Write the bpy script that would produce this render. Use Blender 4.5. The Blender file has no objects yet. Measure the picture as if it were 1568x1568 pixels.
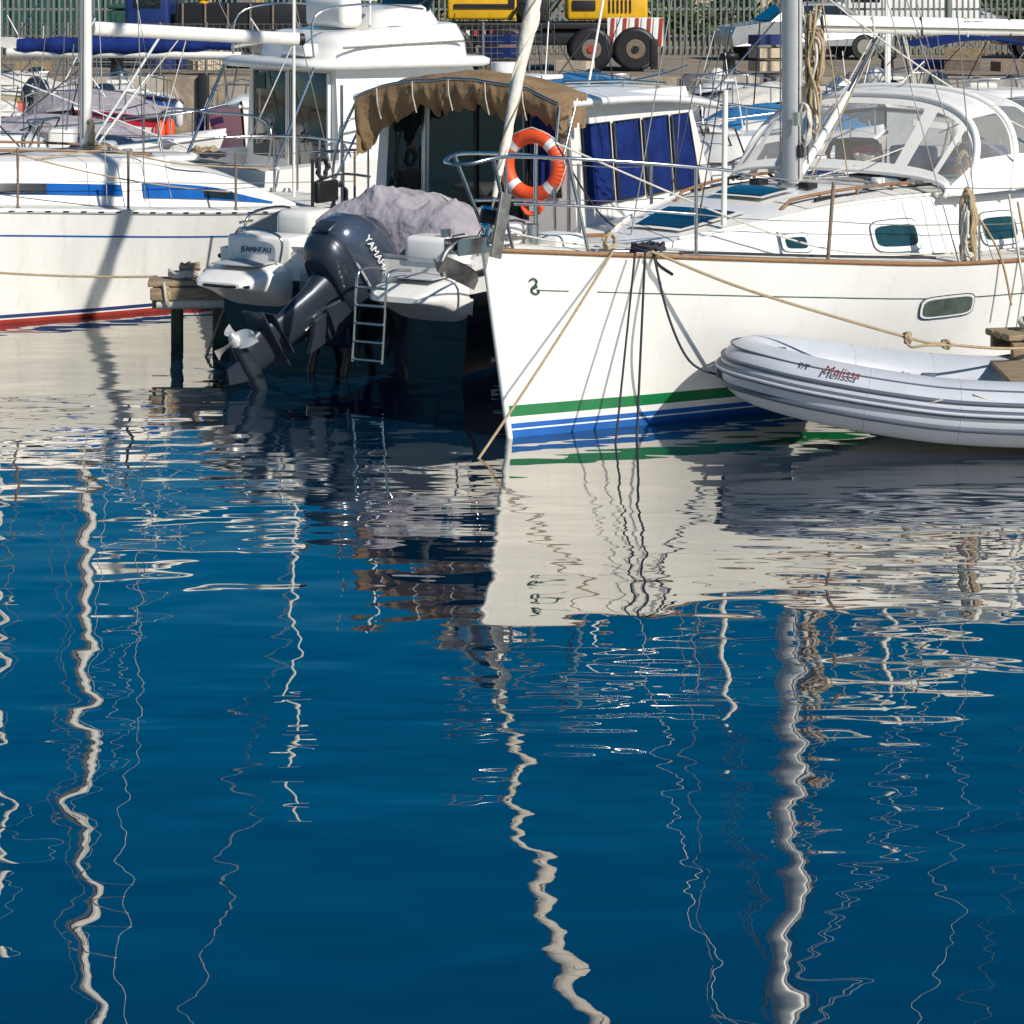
import bpy, bmesh, math, random
from mathutils import Vector, Matrix, noise
random.seed(7)
V = Vector
scene = bpy.context.scene
COL = scene.collection

# ---------------------------------------------------------------- materials
_m = {}
def M(name, col, rough=0.5, metal=0.0, var=0.08, vscale=6.0, bump=0.0, bscale=40.0, coat=0.0, stretch=(1,1,1), alpha=1.0, trans=0.0, grime=0.0, spec=0.5):
    if name in _m: return _m[name]
    m = bpy.data.materials.new(name); m.use_nodes = True
    nt = m.node_tree; b = nt.nodes['Principled BSDF']
    b.inputs['Roughness'].default_value = rough
    b.inputs['Metallic'].default_value = metal
    b.inputs['Coat Weight'].default_value = coat
    b.inputs['Alpha'].default_value = alpha
    b.inputs['Specular IOR Level'].default_value = spec
    tc = nt.nodes.new('ShaderNodeTexCoord')
    mp = nt.nodes.new('ShaderNodeMapping'); mp.inputs['Scale'].default_value = stretch
    nt.links.new(tc.outputs['Object'], mp.inputs['Vector'])
    n = nt.nodes.new('ShaderNodeTexNoise'); n.inputs['Scale'].default_value = vscale
    n.inputs['Detail'].default_value = 3
    nt.links.new(mp.outputs[0], n.inputs['Vector'])
    mx = nt.nodes.new('ShaderNodeMix'); mx.data_type = 'RGBA'
    a = [max(0, c*(1-2.2*var)) for c in col]; bb = [min(1, c*(1+1.6*var)) for c in col]
    mx.inputs['A'].default_value = (*a, 1); mx.inputs['B'].default_value = (*bb, 1)
    nt.links.new(n.outputs['Fac'], mx.inputs['Factor'])
    last = mx.outputs['Result']
    if grime > 0:
        mp3 = nt.nodes.new('ShaderNodeMapping'); mp3.inputs['Scale'].default_value = (9,9,.5)
        nt.links.new(tc.outputs['Object'], mp3.inputs['Vector'])
        n3 = nt.nodes.new('ShaderNodeTexNoise'); n3.inputs['Scale'].default_value = 1.6; n3.inputs['Detail'].default_value = 4; n3.inputs['Roughness'].default_value=.65
        nt.links.new(mp3.outputs[0], n3.inputs['Vector'])
        mr3 = nt.nodes.new('ShaderNodeMapRange'); mr3.inputs['From Min'].default_value=.52; mr3.inputs['From Max'].default_value=.78; mr3.inputs['To Max'].default_value=grime
        nt.links.new(n3.outputs['Fac'], mr3.inputs['Value'])
        mx3 = nt.nodes.new('ShaderNodeMix'); mx3.data_type='RGBA'; mx3.inputs['B'].default_value=(.40,.34,.24,1)
        nt.links.new(last, mx3.inputs['A']); nt.links.new(mr3.outputs[0], mx3.inputs['Factor']); last = mx3.outputs['Result']
    nt.links.new(last, b.inputs['Base Color'])
    if bump > 0:
        n2 = nt.nodes.new('ShaderNodeTexNoise'); n2.inputs['Scale'].default_value = bscale
        n2.inputs['Detail'].default_value = 2
        nt.links.new(mp.outputs[0], n2.inputs['Vector'])
        bp = nt.nodes.new('ShaderNodeBump'); bp.inputs['Strength'].default_value = 1
        bp.inputs['Distance'].default_value = bump
        nt.links.new(n2.outputs['Fac'], bp.inputs['Height'])
        nt.links.new(bp.outputs[0], b.inputs['Normal'])
    _m[name] = m
    return m

GEL   = M('gelcoat_white', (0.82,0.80,0.755), 0.28, var=0.035, vscale=2.5, coat=0.3, stretch=(1,1,.35), grime=.14)
GEL2  = M('gelcoat_old_white', (0.76,0.745,0.70), 0.35, var=0.07, vscale=3, stretch=(1.5,1.5,.3), grime=.28)
DECK  = M('deck_nonskid', (0.68,0.66,0.60), 0.7, var=0.10, vscale=9, bump=.002, bscale=150)
GREYD = M('deck_grey', (0.42,0.44,0.45), 0.7, var=0.1)
NAVY  = M('gelcoat_navy', (0.004,0.006,0.013), 0.15, var=0.2, coat=0.4)
BLUE  = M('paint_blue', (0.012,0.11,0.40), 0.45, var=0.15, spec=.3)
BLUM  = M('matt_blue_tape', (0.012,0.10,0.36), 0.9, var=0.15, spec=.05)
BLUED = M('paint_dark_blue', (0.01,0.03,0.14), 0.4, var=0.2)
RED   = M('paint_red', (0.42,0.04,0.02), 0.5, var=0.2)
CRIM  = M('paint_crimson', (0.5,0.02,0.05), 0.4, var=0.2)
GREEN = M('paint_green', (0.005,0.17,0.05), 0.4, var=0.15)
DGRN  = M('badge_dark_green', (0.01,0.07,0.03), 0.4, var=0.15)
BLACK = M('rubber_black', (0.012,0.012,0.013), 0.5, var=0.2)
GLASS = M('tinted_glass', (0.012,0.020,0.022), 0.05, var=0.3, coat=0.6)
TEALG = M('teal_glass', (0.012,0.045,0.05), 0.06, var=0.3, coat=0.5)
PORTG = M('port_glass', (0.10,0.13,0.10), 0.15, var=0.4, vscale=9, coat=0.3)
VINYL = M('clear_vinyl', (0.50,0.49,0.44), 0.12, var=0.15, alpha=0.30)
STEEL = M('stainless', (0.62,0.62,0.62), 0.22, 1.0, var=0.12)
GALV  = M('galvanised_steel', (0.30,0.29,0.27), 0.5, 0.8, var=0.3, vscale=20)
ALU   = M('mast_alloy', (0.70,0.70,0.69), 0.4, 0.25, var=0.06)
MASTW = M('mast_white', (0.76,0.74,0.68), 0.4, var=0.08)
MASTG = M('mast_grey', (0.50,0.51,0.52), 0.38, 0.3, var=0.08)
TAN   = M('rope_tan', (0.42,0.32,0.19), 0.9, var=0.25, vscale=60, bump=.006, bscale=120)
ROPEW = M('rope_white', (0.6,0.57,0.5), 0.9, var=0.2, vscale=60, bump=.005, bscale=120)
ROPEK = M('rope_dark', (0.03,0.032,0.045), 0.9, var=0.25, vscale=60)
WIRE  = M('wire_rope', (0.33,0.32,0.30), 0.4, 0.6, var=0.2)
RUST  = M('weathered_post', (0.20,0.15,0.11), 0.8, var=0.3, vscale=20)
WOOD  = M('teak', (0.25,0.13,0.06), 0.6, var=0.25, vscale=8, stretch=(1,8,8))
OLDW  = M('weathered_wood', (0.34,0.25,0.15), 0.85, var=0.35, vscale=8, bump=.01, bscale=30, stretch=(1,6,6))
CANV  = M('canvas_brown', (0.24,0.155,0.08), 0.9, var=0.25, vscale=5, bump=.02, bscale=9)
CANG  = M('canvas_grey', (0.34,0.31,0.34), 0.9, var=0.16, vscale=5, bump=.05, bscale=7)
CANB  = M('canvas_blue', (0.008,0.025,0.14), 0.9, var=0.35, vscale=5, bump=.02, bscale=9, spec=.2)
CANT  = M('canvas_turquoise', (0.02,0.16,0.36), 0.85, var=0.2, bump=.02, bscale=9)
SAIL  = M('sailcloth', (0.66,0.62,0.54), 0.8, var=0.14, vscale=7, bump=.012, bscale=14, grime=.25)
HYPA  = M('dinghy_fabric', (0.46,0.49,0.53), 0.45, var=0.08, vscale=4, grime=.15)
HYPB  = M('dinghy_strake', (0.08,0.10,0.13), 0.5, var=0.1)
ENG   = M('outboard_paint', (0.075,0.095,0.135), 0.2, 0.45, var=0.12, coat=0.7)
ENGD  = M('outboard_dark', (0.03,0.04,0.055), 0.35, 0.3, var=0.2, coat=.3)
PROP  = M('propeller_alloy', (0.62,0.62,0.62), 0.35, 0.5, var=0.1)
ORNG  = M('life_ring_orange', (0.80,0.09,0.02), 0.5, var=0.1)
WHITE = M('white_band', (0.78,0.77,0.74), 0.5, var=0.05)
YELL  = M('machine_yellow', (0.72,0.40,0.01), 0.45, var=0.2, vscale=4)
STONE = M('quay_stone', (0.30,0.24,0.17), 0.9, var=0.3, vscale=3, bump=.05, bscale=5)
EARTH = M('quay_ground', (0.25,0.20,0.145), 0.95, var=0.3, vscale=.8)
OCHRE = M('render_ochre', (0.52,0.36,0.13), 0.9, var=0.15)
CREAM = M('render_cream', (0.55,0.45,0.32), 0.9, var=0.15)
FENCE = M('fence_grey', (0.22,0.24,0.22), 0.6, .3, var=0.15)
LEAF  = M('foliage', (0.05,0.10,0.02), 0.8, var=0.5, vscale=1.2)
LEAFD = M('foliage_dark', (0.02,0.045,0.012), 0.8, var=0.5, vscale=1.2)
BARK  = M('bark', (0.12,0.09,0.06), 0.9, var=0.3)
GRNP  = M('container_green', (0.02,0.08,0.06), 0.6, var=0.2)
ALGAE = M('wet_algae_wood', (0.05,0.055,0.03), 0.6, var=0.4, vscale=10)
CARS  = M('car_silver', (0.42,0.44,0.46), 0.3, .5, coat=.6)
CARD  = M('car_dark', (0.03,0.035,0.05), 0.3, .3, coat=.6)
FENDR = M('fender_vinyl', (0.7,0.7,0.68), 0.4)
SCRIPT= M('lettering_dark_red', (0.16,0.02,0.03), 0.6)

# ---------------------------------------------------------------- geometry builder
def root(name, loc=(0,0,0), rz=0.0):
    e = bpy.data.objects.new(name, None); e.location = loc
    e.rotation_euler = (0,0,rz); e.empty_display_size = .2
    COL.objects.link(e); return e

def itp(xs, ys):
    n = len(xs)
    ms = []
    for i in range(n):
        a = max(0,i-1); b = min(n-1,i+1)
        ms.append((ys[b]-ys[a])/(xs[b]-xs[a]))
    def f(x):
        if x <= xs[0]: return ys[0]
        if x >= xs[-1]: return ys[-1]
        for i in range(n-1):
            if x <= xs[i+1]: break
        h = xs[i+1]-xs[i]; t = (x-xs[i])/h
        return ((2*t**3-3*t*t+1)*ys[i] + (t**3-2*t*t+t)*h*ms[i] + (-2*t**3+3*t*t)*ys[i+1] + (t**3-t*t)*h*ms[i+1])
    return f

class G:
    def __init__(s, T=None):
        s.v=[]; s.f=[]; s.m=[]; s.sm=[]; s.mats=[]; s.T=T or Matrix.Identity(4)
    def mi(s, mat):
        if mat not in s.mats: s.mats.append(mat)
        return s.mats.index(mat)
    def add(s, vs, fs, mat, smooth=False):
        o=len(s.v); s.v += [s.T @ V(p) for p in vs]
        k = mat if isinstance(mat, list) else None
        for i,f in enumerate(fs):
            s.f.append([o+j for j in f]); s.m.append(s.mi(k[i] if k else mat)); s.sm.append(smooth)
    def tube(s, path, r, mat, n=7, closed=False, flat=None):
        P=[V(p) for p in path]; N=len(P)
        if N<2: return
        rs = r if isinstance(r,(list,tuple)) else [r]*N
        tg=[]
        for i in range(N):
            if closed: d=P[(i+1)%N]-P[i-1]
            else: d=P[min(N-1,i+1)]-P[max(0,i-1)]
            tg.append(d.normalized() if d.length>1e-9 else V((0,0,1)))
        up=V((0,0,1)) if abs(tg[0].z)<.9 else V((1,0,0))
        a=tg[0].cross(up).normalized()
        vs=[]
        for i in range(N):
            a=(a-tg[i]*a.dot(tg[i])); a = a.normalized() if a.length>1e-6 else tg[i].orthogonal().normalized()
            b=tg[i].cross(a)
            fl = flat or (1,1)
            for k in range(n):
                t=2*math.pi*k/n
                vs.append(P[i]+a*math.cos(t)*rs[i]*fl[0]+b*math.sin(t)*rs[i]*fl[1])
        fs=[]
        for i in range(N if closed else N-1):
            j=(i+1)%N
            for k in range(n):
                fs.append([i*n+k, i*n+(k+1)%n, j*n+(k+1)%n, j*n+k])
        s.add(vs,fs,mat,True)
        if not closed:
            s.add(vs[:n],[list(range(n))[::-1]],mat); s.add(vs[-n:],[list(range(n))],mat)
    def line(s,a,b,r,mat,n=6): s.tube([a,b],r,mat,n)
    def box(s, c, size, mat, rot=None, bevel=0.0, smooth=False):
        bm=bmesh.new(); bmesh.ops.create_cube(bm,size=1)
        for v in bm.verts: v.co=V((v.co.x*size[0],v.co.y*size[1],v.co.z*size[2]))
        if bevel>0: bmesh.ops.bevel(bm,geom=bm.edges[:],offset=bevel,segments=3,affect='EDGES',profile=.5)
        R = rot if rot is not None else Matrix.Identity(3)
        if isinstance(rot,(int,float)): R=Matrix.Rotation(rot,3,'Z')
        bm.verts.index_update()
        vs=[R@v.co+V(c) for v in bm.verts]; fs=[[v.index for v in f.verts] for f in bm.faces]
        bm.free(); s.add(vs,fs,mat,smooth or bevel>0)
    def cyl(s,a,b,r,mat,n=20): s.tube([a,b],r,mat,n)
    def ball(s,c,r,mat,n=14,sc=(1,1,1)):
        vs=[];fs=[];h=n//2
        for i in range(h+1):
            t=math.pi*i/h
            for k in range(n):
                p=2*math.pi*k/n
                vs.append((c[0]+r*sc[0]*math.sin(t)*math.cos(p),c[1]+r*sc[1]*math.sin(t)*math.sin(p),c[2]+r*sc[2]*math.cos(t)))
        for i in range(h):
            for k in range(n):
                fs.append([i*n+k,(i+1)*n+k,(i+1)*n+(k+1)%n,i*n+(k+1)%n])
        s.add(vs,fs,mat,True)
    def loft(s, rings, mat, closed=True, cap=True, smooth=True):
        n=len(rings[0]); vs=[p for r in rings for p in r]; fs=[];ml=[]
        for i in range(len(rings)-1):
            for k in range(n if closed else n-1):
                fs.append([i*n+k,i*n+(k+1)%n,(i+1)*n+(k+1)%n,(i+1)*n+k])
                ml.append(mat[i] if isinstance(mat,list) else mat)
        s.add(vs,fs,ml,smooth)
        if cap:
            s.add(rings[0],[list(range(n))[::-1]],ml[0]); s.add(rings[-1],[list(range(n))],ml[-1])
    def grid(s, fn, nu, nv, mat, smooth=True):
        vs=[fn(i/nu,j/nv) for i in range(nu+1) for j in range(nv+1)]; fs=[];ml=[]
        for i in range(nu):
            for j in range(nv):
                fs.append([i*(nv+1)+j,(i+1)*(nv+1)+j,(i+1)*(nv+1)+j+1,i*(nv+1)+j+1])
                ml.append(mat(i/nu,j/nv) if callable(mat) else mat)
        s.add(vs,fs,ml,smooth)
    def prism(s, pts, h0, h1, mat, axis='y'):
        n=len(pts)
        f=(lambda p,h:(p[0],h,p[1])) if axis=='y' else ((lambda p,h:(p[0],p[1],h)) if axis=='z' else (lambda p,h:(h,p[0],p[1])))
        vs=[f(p,h0) for p in pts]+[f(p,h1) for p in pts]
        fs=[list(range(n))[::-1],list(range(n,2*n))]+[[i,(i+1)%n,n+(i+1)%n,n+i] for i in range(n)]
        s.add(vs,fs,mat)
    def done(s, name, parent=None):
        me=bpy.data.meshes.new(name); me.from_pydata(s.v,[],s.f)
        for m in s.mats: me.materials.append(m)
        me.polygons.foreach_set('material_index', s.m)
        me.polygons.foreach_set('use_smooth', s.sm)
        bm=bmesh.new(); bm.from_mesh(me); bmesh.ops.recalc_face_normals(bm,faces=bm.faces[:]); bm.to_mesh(me); bm.free()
        me.update()
        o=bpy.data.objects.new(name,me); COL.objects.link(o)
        if parent: o.parent=parent
        return o

def text(body, size, mat, mtx, parent, name, ext=.001, shear=0.0):
    c=bpy.data.curves.new(name,'FONT'); c.body=body; c.size=size; c.extrude=ext; c.shear=shear
    c.align_x='CENTER'; c.align_y='CENTER'
    o=bpy.data.objects.new(name+'_tmp',c); COL.objects.link(o)
    dg=bpy.context.evaluated_depsgraph_get(); me=bpy.data.meshes.new_from_object(o.evaluated_get(dg))
    bpy.data.objects.remove(o); me.materials.clear(); me.materials.append(mat)
    o=bpy.data.objects.new(name,me); COL.objects.link(o); o.parent=parent; o.matrix_local=mtx
    return o
def frame(o, xdir, zdir):
    x=V(xdir).normalized(); z=V(zdir); z=(z-x*z.dot(x)).normalized(); y=z.cross(x)
    m=Matrix((x,y,z)).transposed().to_4x4(); m.translation=V(o); return m

def sag(a,b,d,n=14):
    a=V(a);b=V(b); return [a.lerp(b,i/n)-V((0,0,d*4*(i/n)*(1-i/n))) for i in range(n+1)]
def smoothp(pts,n=6):
    pts=[V(p) for p in pts]; out=[]
    for i in range(len(pts)-1):
        p0=pts[max(0,i-1)];p1=pts[i];p2=pts[i+1];p3=pts[min(len(pts)-1,i+2)]
        for k in range(n):
            t=k/n
            out.append(.5*((2*p1)+(p2-p0)*t+(2*p0-5*p1+4*p2-p3)*t*t+(3*p1-p0-3*p2+p3)*t**3))
    out.append(pts[-1]); return out
def coil(g,c,r,mat,turns=5,thick=.012,axis='x',hz=1.6,seed=1):
    rd=random.Random(seed); pts=[]
    for i in range(turns*12):
        t=2*math.pi*i/12; rr=r*(1+rd.uniform(-.12,.12)); o=rd.uniform(-.02,.02)+ (i/12)*.006
        a,b=rr*math.cos(t),rr*hz*math.sin(t)
        pts.append((c[0]+o,c[1]+a,c[2]+b) if axis=='x' else ((c[0]+a,c[1]+o,c[2]+b) if axis=='y' else (c[0]+a,c[1]+b,c[2]+o)))
    g.tube(smoothp(pts,2),thick,mat,6)

class Hull:
    def __init__(s,L,b,sheer,rake=.2,oh=.0,wl0=.5,wl1=.88,p=.8):
        s.L=L;s.b=b;s.sh=sheer;s.rake=rake;s.oh=oh;s.wl0=wl0;s.wl1=wl1;s.p=p
    def pt(s,t,z,side=-1):
        u=t/s.L; zs=s.sh(t); fr=z/zs
        x0=s.rake*(1-fr); x1=s.L-s.oh*(1-fr); x=x0+(x1-x0)*u
        wl=s.wl0+(s.wl1-s.wl0)*min(1,u*2.2)
        f=max(0,min(1,fr)); g=wl+(1-wl)*f**s.p
        if z<0: g=wl*max(0.02,(1+z/.55))**.6
        return V((x, side*s.b(t)*g, z))
    def build(s,g,fixed,bands,top=(0.0,.25,.5,.75,1.0),mattop=GEL,N=44,deck=DECK,well=None,depth=.35,camber=.05):
        ts=[s.L*((i/N)**1.35) for i in range(N+1)]
        lv=lambda t:[z for z in fixed]+[fixed[-1]+(s.sh(t)-fixed[-1])*f for f in top[1:]]
        mats=list(bands)+[mattop]*(len(top)-1)
        for side in (-1,1):
            rows=[[s.pt(t,z,side) for z in lv(t)] for t in ts]
            nl=len(rows[0]); vs=[p for r in rows for p in r]; fs=[];ml=[]
            for i in range(N):
                for j in range(nl-1):
                    fs.append([i*nl+j,(i+1)*nl+j,(i+1)*nl+j+1,i*nl+j+1]); ml.append(mats[j])
            g.add(vs,fs,ml,True)
        zs=lv(s.L); A=[s.pt(s.L,z,-1) for z in zs]; B=[s.pt(s.L,z,1) for z in zs]; n=len(zs)
        g.add(A+B,[[j,j+1,n+j+1,n+j] for j in range(n-1)],mats[:n-1])
        fr=[-1,-.86,-.84,-.4,0,.4,.84,.86,1]
        rows=[]
        for t in ts:
            e=s.pt(t,s.sh(t),1); r=[]
            for k in fr:
                z=s.sh(t)+camber*(1-k*k)
                if well and well[0]<=t/s.L<=well[1] and abs(k)<.85: z=s.sh(t)-depth
                r.append((e.x,e.y*k,z))
            rows.append(r)
        g.loft(rows,deck,closed=False,cap=False,smooth=False)

def superring(cx,cy,z,lx,ly,p=3.0,n=28,tilt=0):
    r=[]
    for k in range(n):
        t=2*math.pi*k/n; c,s_=math.cos(t),math.sin(t)
        x=lx*math.copysign(abs(c)**(2/p),c); y=ly*math.copysign(abs(s_)**(2/p),s_)
        r.append((cx+x,cy+y,z+tilt*x))
    return r

# ================================================================ SKY / LIGHT
w=bpy.data.worlds.new("World"); scene.world=w; w.use_nodes=True
nt=w.node_tree; bg=nt.nodes['Background']
sky=nt.nodes.new('ShaderNodeTexSky'); sky.sky_type='NISHITA'; sky.sun_disc=False
SUN=V((0.55,-0.60,0.62)).normalized()
sky.sun_elevation=math.asin(SUN.z); sky.sun_rotation=math.atan2(SUN.x,SUN.y)
sky.ozone_density=4.0; sky.air_density=1.0; sky.dust_density=0.5
hs=nt.nodes.new('ShaderNodeHueSaturation'); hs.inputs['Saturation'].default_value=1.5; hs.inputs['Hue'].default_value=.494
nt.links.new(sky.outputs[0],hs.inputs['Color']); nt.links.new(hs.outputs[0],bg.inputs['Color'])
bg.inputs['Strength'].default_value=0.072
sl=bpy.data.lights.new('sun','SUN'); sl.energy=5.0; sl.angle=math.radians(.5); sl.color=(1,.945,.86)
so=bpy.data.objects.new('sun',sl); COL.objects.link(so); so.rotation_euler=SUN.to_track_quat('Z','Y').to_euler()

# ================================================================ CAMERA
cam=bpy.data.cameras.new('camera'); co=bpy.data.objects.new('camera',cam); COL.objects.link(co)
co.location=(0,0,3.0); co.rotation_euler=(math.radians(90),0,0)
cam.lens=80.9; cam.sensor_width=36; cam.shift_y=-0.521; cam.clip_end=5000; cam.clip_start=.1
scene.camera=co
scene.view_settings.view_transform='Standard'; scene.view_settings.look='None'; scene.view_settings.exposure=0

# ================================================================ WATER
wm=bpy.data.materials.new('sea_water'); wm.use_nodes=True; nt=wm.node_tree; nt.nodes.clear()
out=nt.nodes.new('ShaderNodeOutputMaterial'); mix=nt.nodes.new('ShaderNodeMixShader')
gl=nt.nodes.new('ShaderNodeBsdfGlossy'); gl.inputs['Roughness'].default_value=0.0; gl.inputs['Color'].default_value=(1.0,.96,.88,1)
df=nt.nodes.new('ShaderNodeBsdfDiffuse'); df.inputs['Color'].default_value=(0.0008,0.018,0.045,1)
fn=nt.nodes.new('ShaderNodeFresnel'); fn.inputs['IOR'].default_value=1.5
mr=nt.nodes.new('ShaderNodeMapRange'); mr.inputs['To Min'].default_value=.27; mr.inputs['To Max'].default_value=1.10
tc=nt.nodes.new('ShaderNodeTexCoord')
def nz(scale,rot,loc,detail=2,dist=0.0,rough=.4):
    mp=nt.nodes.new('ShaderNodeMapping'); mp.inputs['Scale'].default_value=(*scale,1); mp.inputs['Rotation'].default_value=(0,0,rot); mp.inputs['Location'].default_value=(*loc,0)
    n=nt.nodes.new('ShaderNodeTexNoise'); n.inputs['Scale'].default_value=1; n.inputs['Detail'].default_value=detail; n.inputs['Distortion'].default_value=dist
    n.inputs['Roughness'].default_value=rough
    nt.links.new(tc.outputs['Object'],mp.inputs['Vector']); nt.links.new(mp.outputs[0],n.inputs['Vector']); return n.outputs['Fac']
def mth(op,a,b):
    m=nt.nodes.new('ShaderNodeMath'); m.operation=op
    for i,x in enumerate((a,b)):
        if isinstance(x,(int,float)): m.inputs[i].default_value=x
        else: nt.links.new(x,m.inputs[i])
    return m.outputs[0]
h=mth('MULTIPLY',nz((1.55,2.3),.32,(0,0),1.0,.35,.35),.0110)
h=mth('ADD',h,mth('MULTIPLY',nz((.35,.9),-.2,(5,3),0),.018))
h=mth('ADD',h,mth('MULTIPLY',nz((3.0,4.4),-.35,(2,9),0),.0024))
mask=mth('POWER',nz((.25,.5),0,(9,1),1),2.2)
h=mth('ADD',h,mth('MULTIPLY',mth('MULTIPLY',nz((2.2,7.5),.06,(2,7),1),mask),.0105))
bp=nt.nodes.new('ShaderNodeBump'); bp.inputs['Distance'].default_value=1.0; bp.inputs['Strength'].default_value=1
nt.links.new(h,bp.inputs['Height'])
nt.links.new(bp.outputs[0],gl.inputs['Normal']); nt.links.new(bp.outputs[0],fn.inputs['Normal'])
nt.links.new(fn.outputs[0],mr.inputs['Value']); nt.links.new(mr.outputs[0],mix.inputs[0])
nt.links.new(df.outputs[0],mix.inputs[1]); nt.links.new(gl.outputs[0],mix.inputs[2]); nt.links.new(mix.outputs[0],out.inputs[0])
g=G(); g.add([(-600,-300,0),(600,-300,0),(600,46,0),(-600,46,0)],[[0,1,2,3]],wm); g.done('water')

# ================================================================ OUTBOARD
def outboard(g,T,s=1.0,cowl=ENG,dark=ENGD):
    old=g.T; g.T=old@T@Matrix.Scale(s,4)
    rings=[superring(.10,0,-.04,.26,.15),superring(.11,0,0.0,.33,.195),superring(.12,0,.10,.37,.215),superring(.12,0,.13,.36,.205),
           superring(.13,0,.15,.375,.22),superring(.13,0,.28,.385,.225,tilt=-.03),superring(.12,0,.42,.36,.215,tilt=-.08),superring(.10,0,.52,.31,.185,tilt=-.14),
           superring(.07,0,.59,.22,.14,2.6,tilt=-.18),superring(.05,0,.62,.10,.07,2.2,tilt=-.2),superring(.05,0,.625,.01,.01,2,tilt=-.2)]
    g.loft(rings,[dark,dark,dark,dark]+[cowl]*6)
    g.box((.49,0,.2),(.05,.2,.12),dark,bevel=.015)
    g.loft([superring(.16,0,.50,.2,.13,3,tilt=-.14),superring(.15,0,.60,.17,.11,3,tilt=-.14),superring(.14,0,.635,.12,.08,3,tilt=-.14)],cowl)
    for sd in (-1,1):
        g.tube([(-.15,sd*.222,.17),(.1,sd*.232,.155),(.42,sd*.16,.17)],.012,PROP,6)
        g.tube(smoothp([(-.2,sd*.17,.44),(.1,sd*.222,.36),(.40,sd*.17,.24)],5),.010,dark,6)
    g.loft([superring(.06,0,-.03,.2,.12,2.5),superring(.08,0,-.2,.15,.085,2.5),superring(.1,0,-.5,.13,.06,2.5),superring(.12,0,-.72,.15,.045,2.5),superring(.12,0,-.9,.13,.035,2.2)],dark)
    g.box((.15,0,-.70),(.5,.24,.018),dark,bevel=.006)
    g.box((.13,0,-.60),(.36,.17,.015),dark,bevel=.005)
    tp=[(-.2,0,-.94),(-.15,0,-.94),(-.05,0,-.94),(.12,0,-.94),(.24,0,-.94),(.30,0,-.94)]
    g.tube(tp,[.012,.04,.062,.066,.055,.05],dark,16)
    g.prism([(-.02,-.96),(.18,-.96),(.2,-1.12),(.1,-1.16)],-.012,.012,dark)
    g.tube([(.30,0,-.94),(.36,0,-.94),(.40,0,-.94)],[.045,.04,.012],PROP,14)
    for k in range(3):
        a=k*2.094+.4
        def bl(u,v,a=a):
            r=.03+.15*u; wd=.075*math.sin(math.pi*min(1,(u*.8+.2)))
            th=a+(v-.5)*wd/r*1.6; return (.335+(v-.5)*.09, r*math.cos(th), -.94+r*math.sin(th))
        g.grid(bl,6,4,PROP)
    for sd in (-.12,.12): g.prism([(-.24,.0),(-.02,.04),(.04,-.35),(-.12,-.52),(-.2,-.1)],sd-.02,sd+.02,dark)
    g.box((-.02,0,-.18),(.16,.16,.3),dark,bevel=.02)
    g.tube([(-.06,.05,-.05),(.0,.05,-.42)],.022,STEEL,10); g.tube([(-.06,-.05,-.05),(.0,-.05,-.42)],.022,STEEL,10)
    g.T=old

# ================================================================ MAIN SAILBOAT
SB=root('white_sailboat',(-.177,14.85,0),math.atan2(.74,.67))
sbm=Matrix.Translation((-.177,14.85,0))@Matrix.Rotation(math.atan2(.74,.67),4,'Z')
def S(x,y,z): return sbm@V((x,y,z))
bM=itp([0,.5,1,2,3,4,5.5,7,9,10],[.015,.34,.63,1.08,1.38,1.54,1.62,1.58,1.38,1.22])
sM=itp([0,1,2,3.5,6,10],[1.235,1.155,1.07,.95,.88,.92])
HM=Hull(10,bM,sM,rake=.24,oh=-.0,wl0=.55,wl1=.87,p=.9)
g=G()
HM.build(g,[-.5,-.25,0,.05,.06,.095,.14,.215],[BLUED,BLUED,BLUE,WHITE,BLUE,WHITE,GREEN],mattop=GEL,N=60,top=(0,.12,.25,.4,.55,.7,.85,1.0))
g.done('hull_and_deck',SB)
g=G()
g.tube([HM.pt(0,z,0) for z in (1.24,1.0,.75,.5,.25,.0,-.3)],.022,GEL,10)
for sd in (-1,1):
    pts=[HM.pt(t,sM(t),sd)+V((0,0,.014)) for t in [i*.25 for i in range(41)]]
    g.tube(pts,.015,WOOD,6,flat=(.7,1.2))
def strip(g,t0,t1,za,zb,mat,off=.004,side=-1,n=30):
    def f(u,v):
        t=t0+(t1-t0)*u; z=(za(t) if callable(za) else za)*(1-v)+(zb(t) if callable(zb) else zb)*v
        p=HM.pt(t,z,side); p.y+=side*off; return p
    g.grid(f,n,1,mat)
strip(g,.62,9.9,lambda t:sM(t)-.245,lambda t:sM(t)-.238,DGRN)
strip(g,.27,.45,lambda t:sM(t)-.245,lambda t:sM(t)-.238,DGRN)
g.done('toe_rail_and_stripe',SB)
g=G()
def hp(t,z,off=.006):
    p=HM.pt(t,z,-1); p.y-=off; return p
pts=[(.222,1.035),(.245,1.052),(.265,1.032),(.252,1.005),(.232,.985),(.234,.960),(.258,.948),(.274,.962),(.264,.978)]
g.tube(smoothp([hp(a,b) for a,b in pts],4),.0065,DGRN,6); g.tube([hp(.235,.985),hp(.266,1.0)],.009,DGRN,6)
g.done('bow_badge',SB)
g=G()
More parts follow.
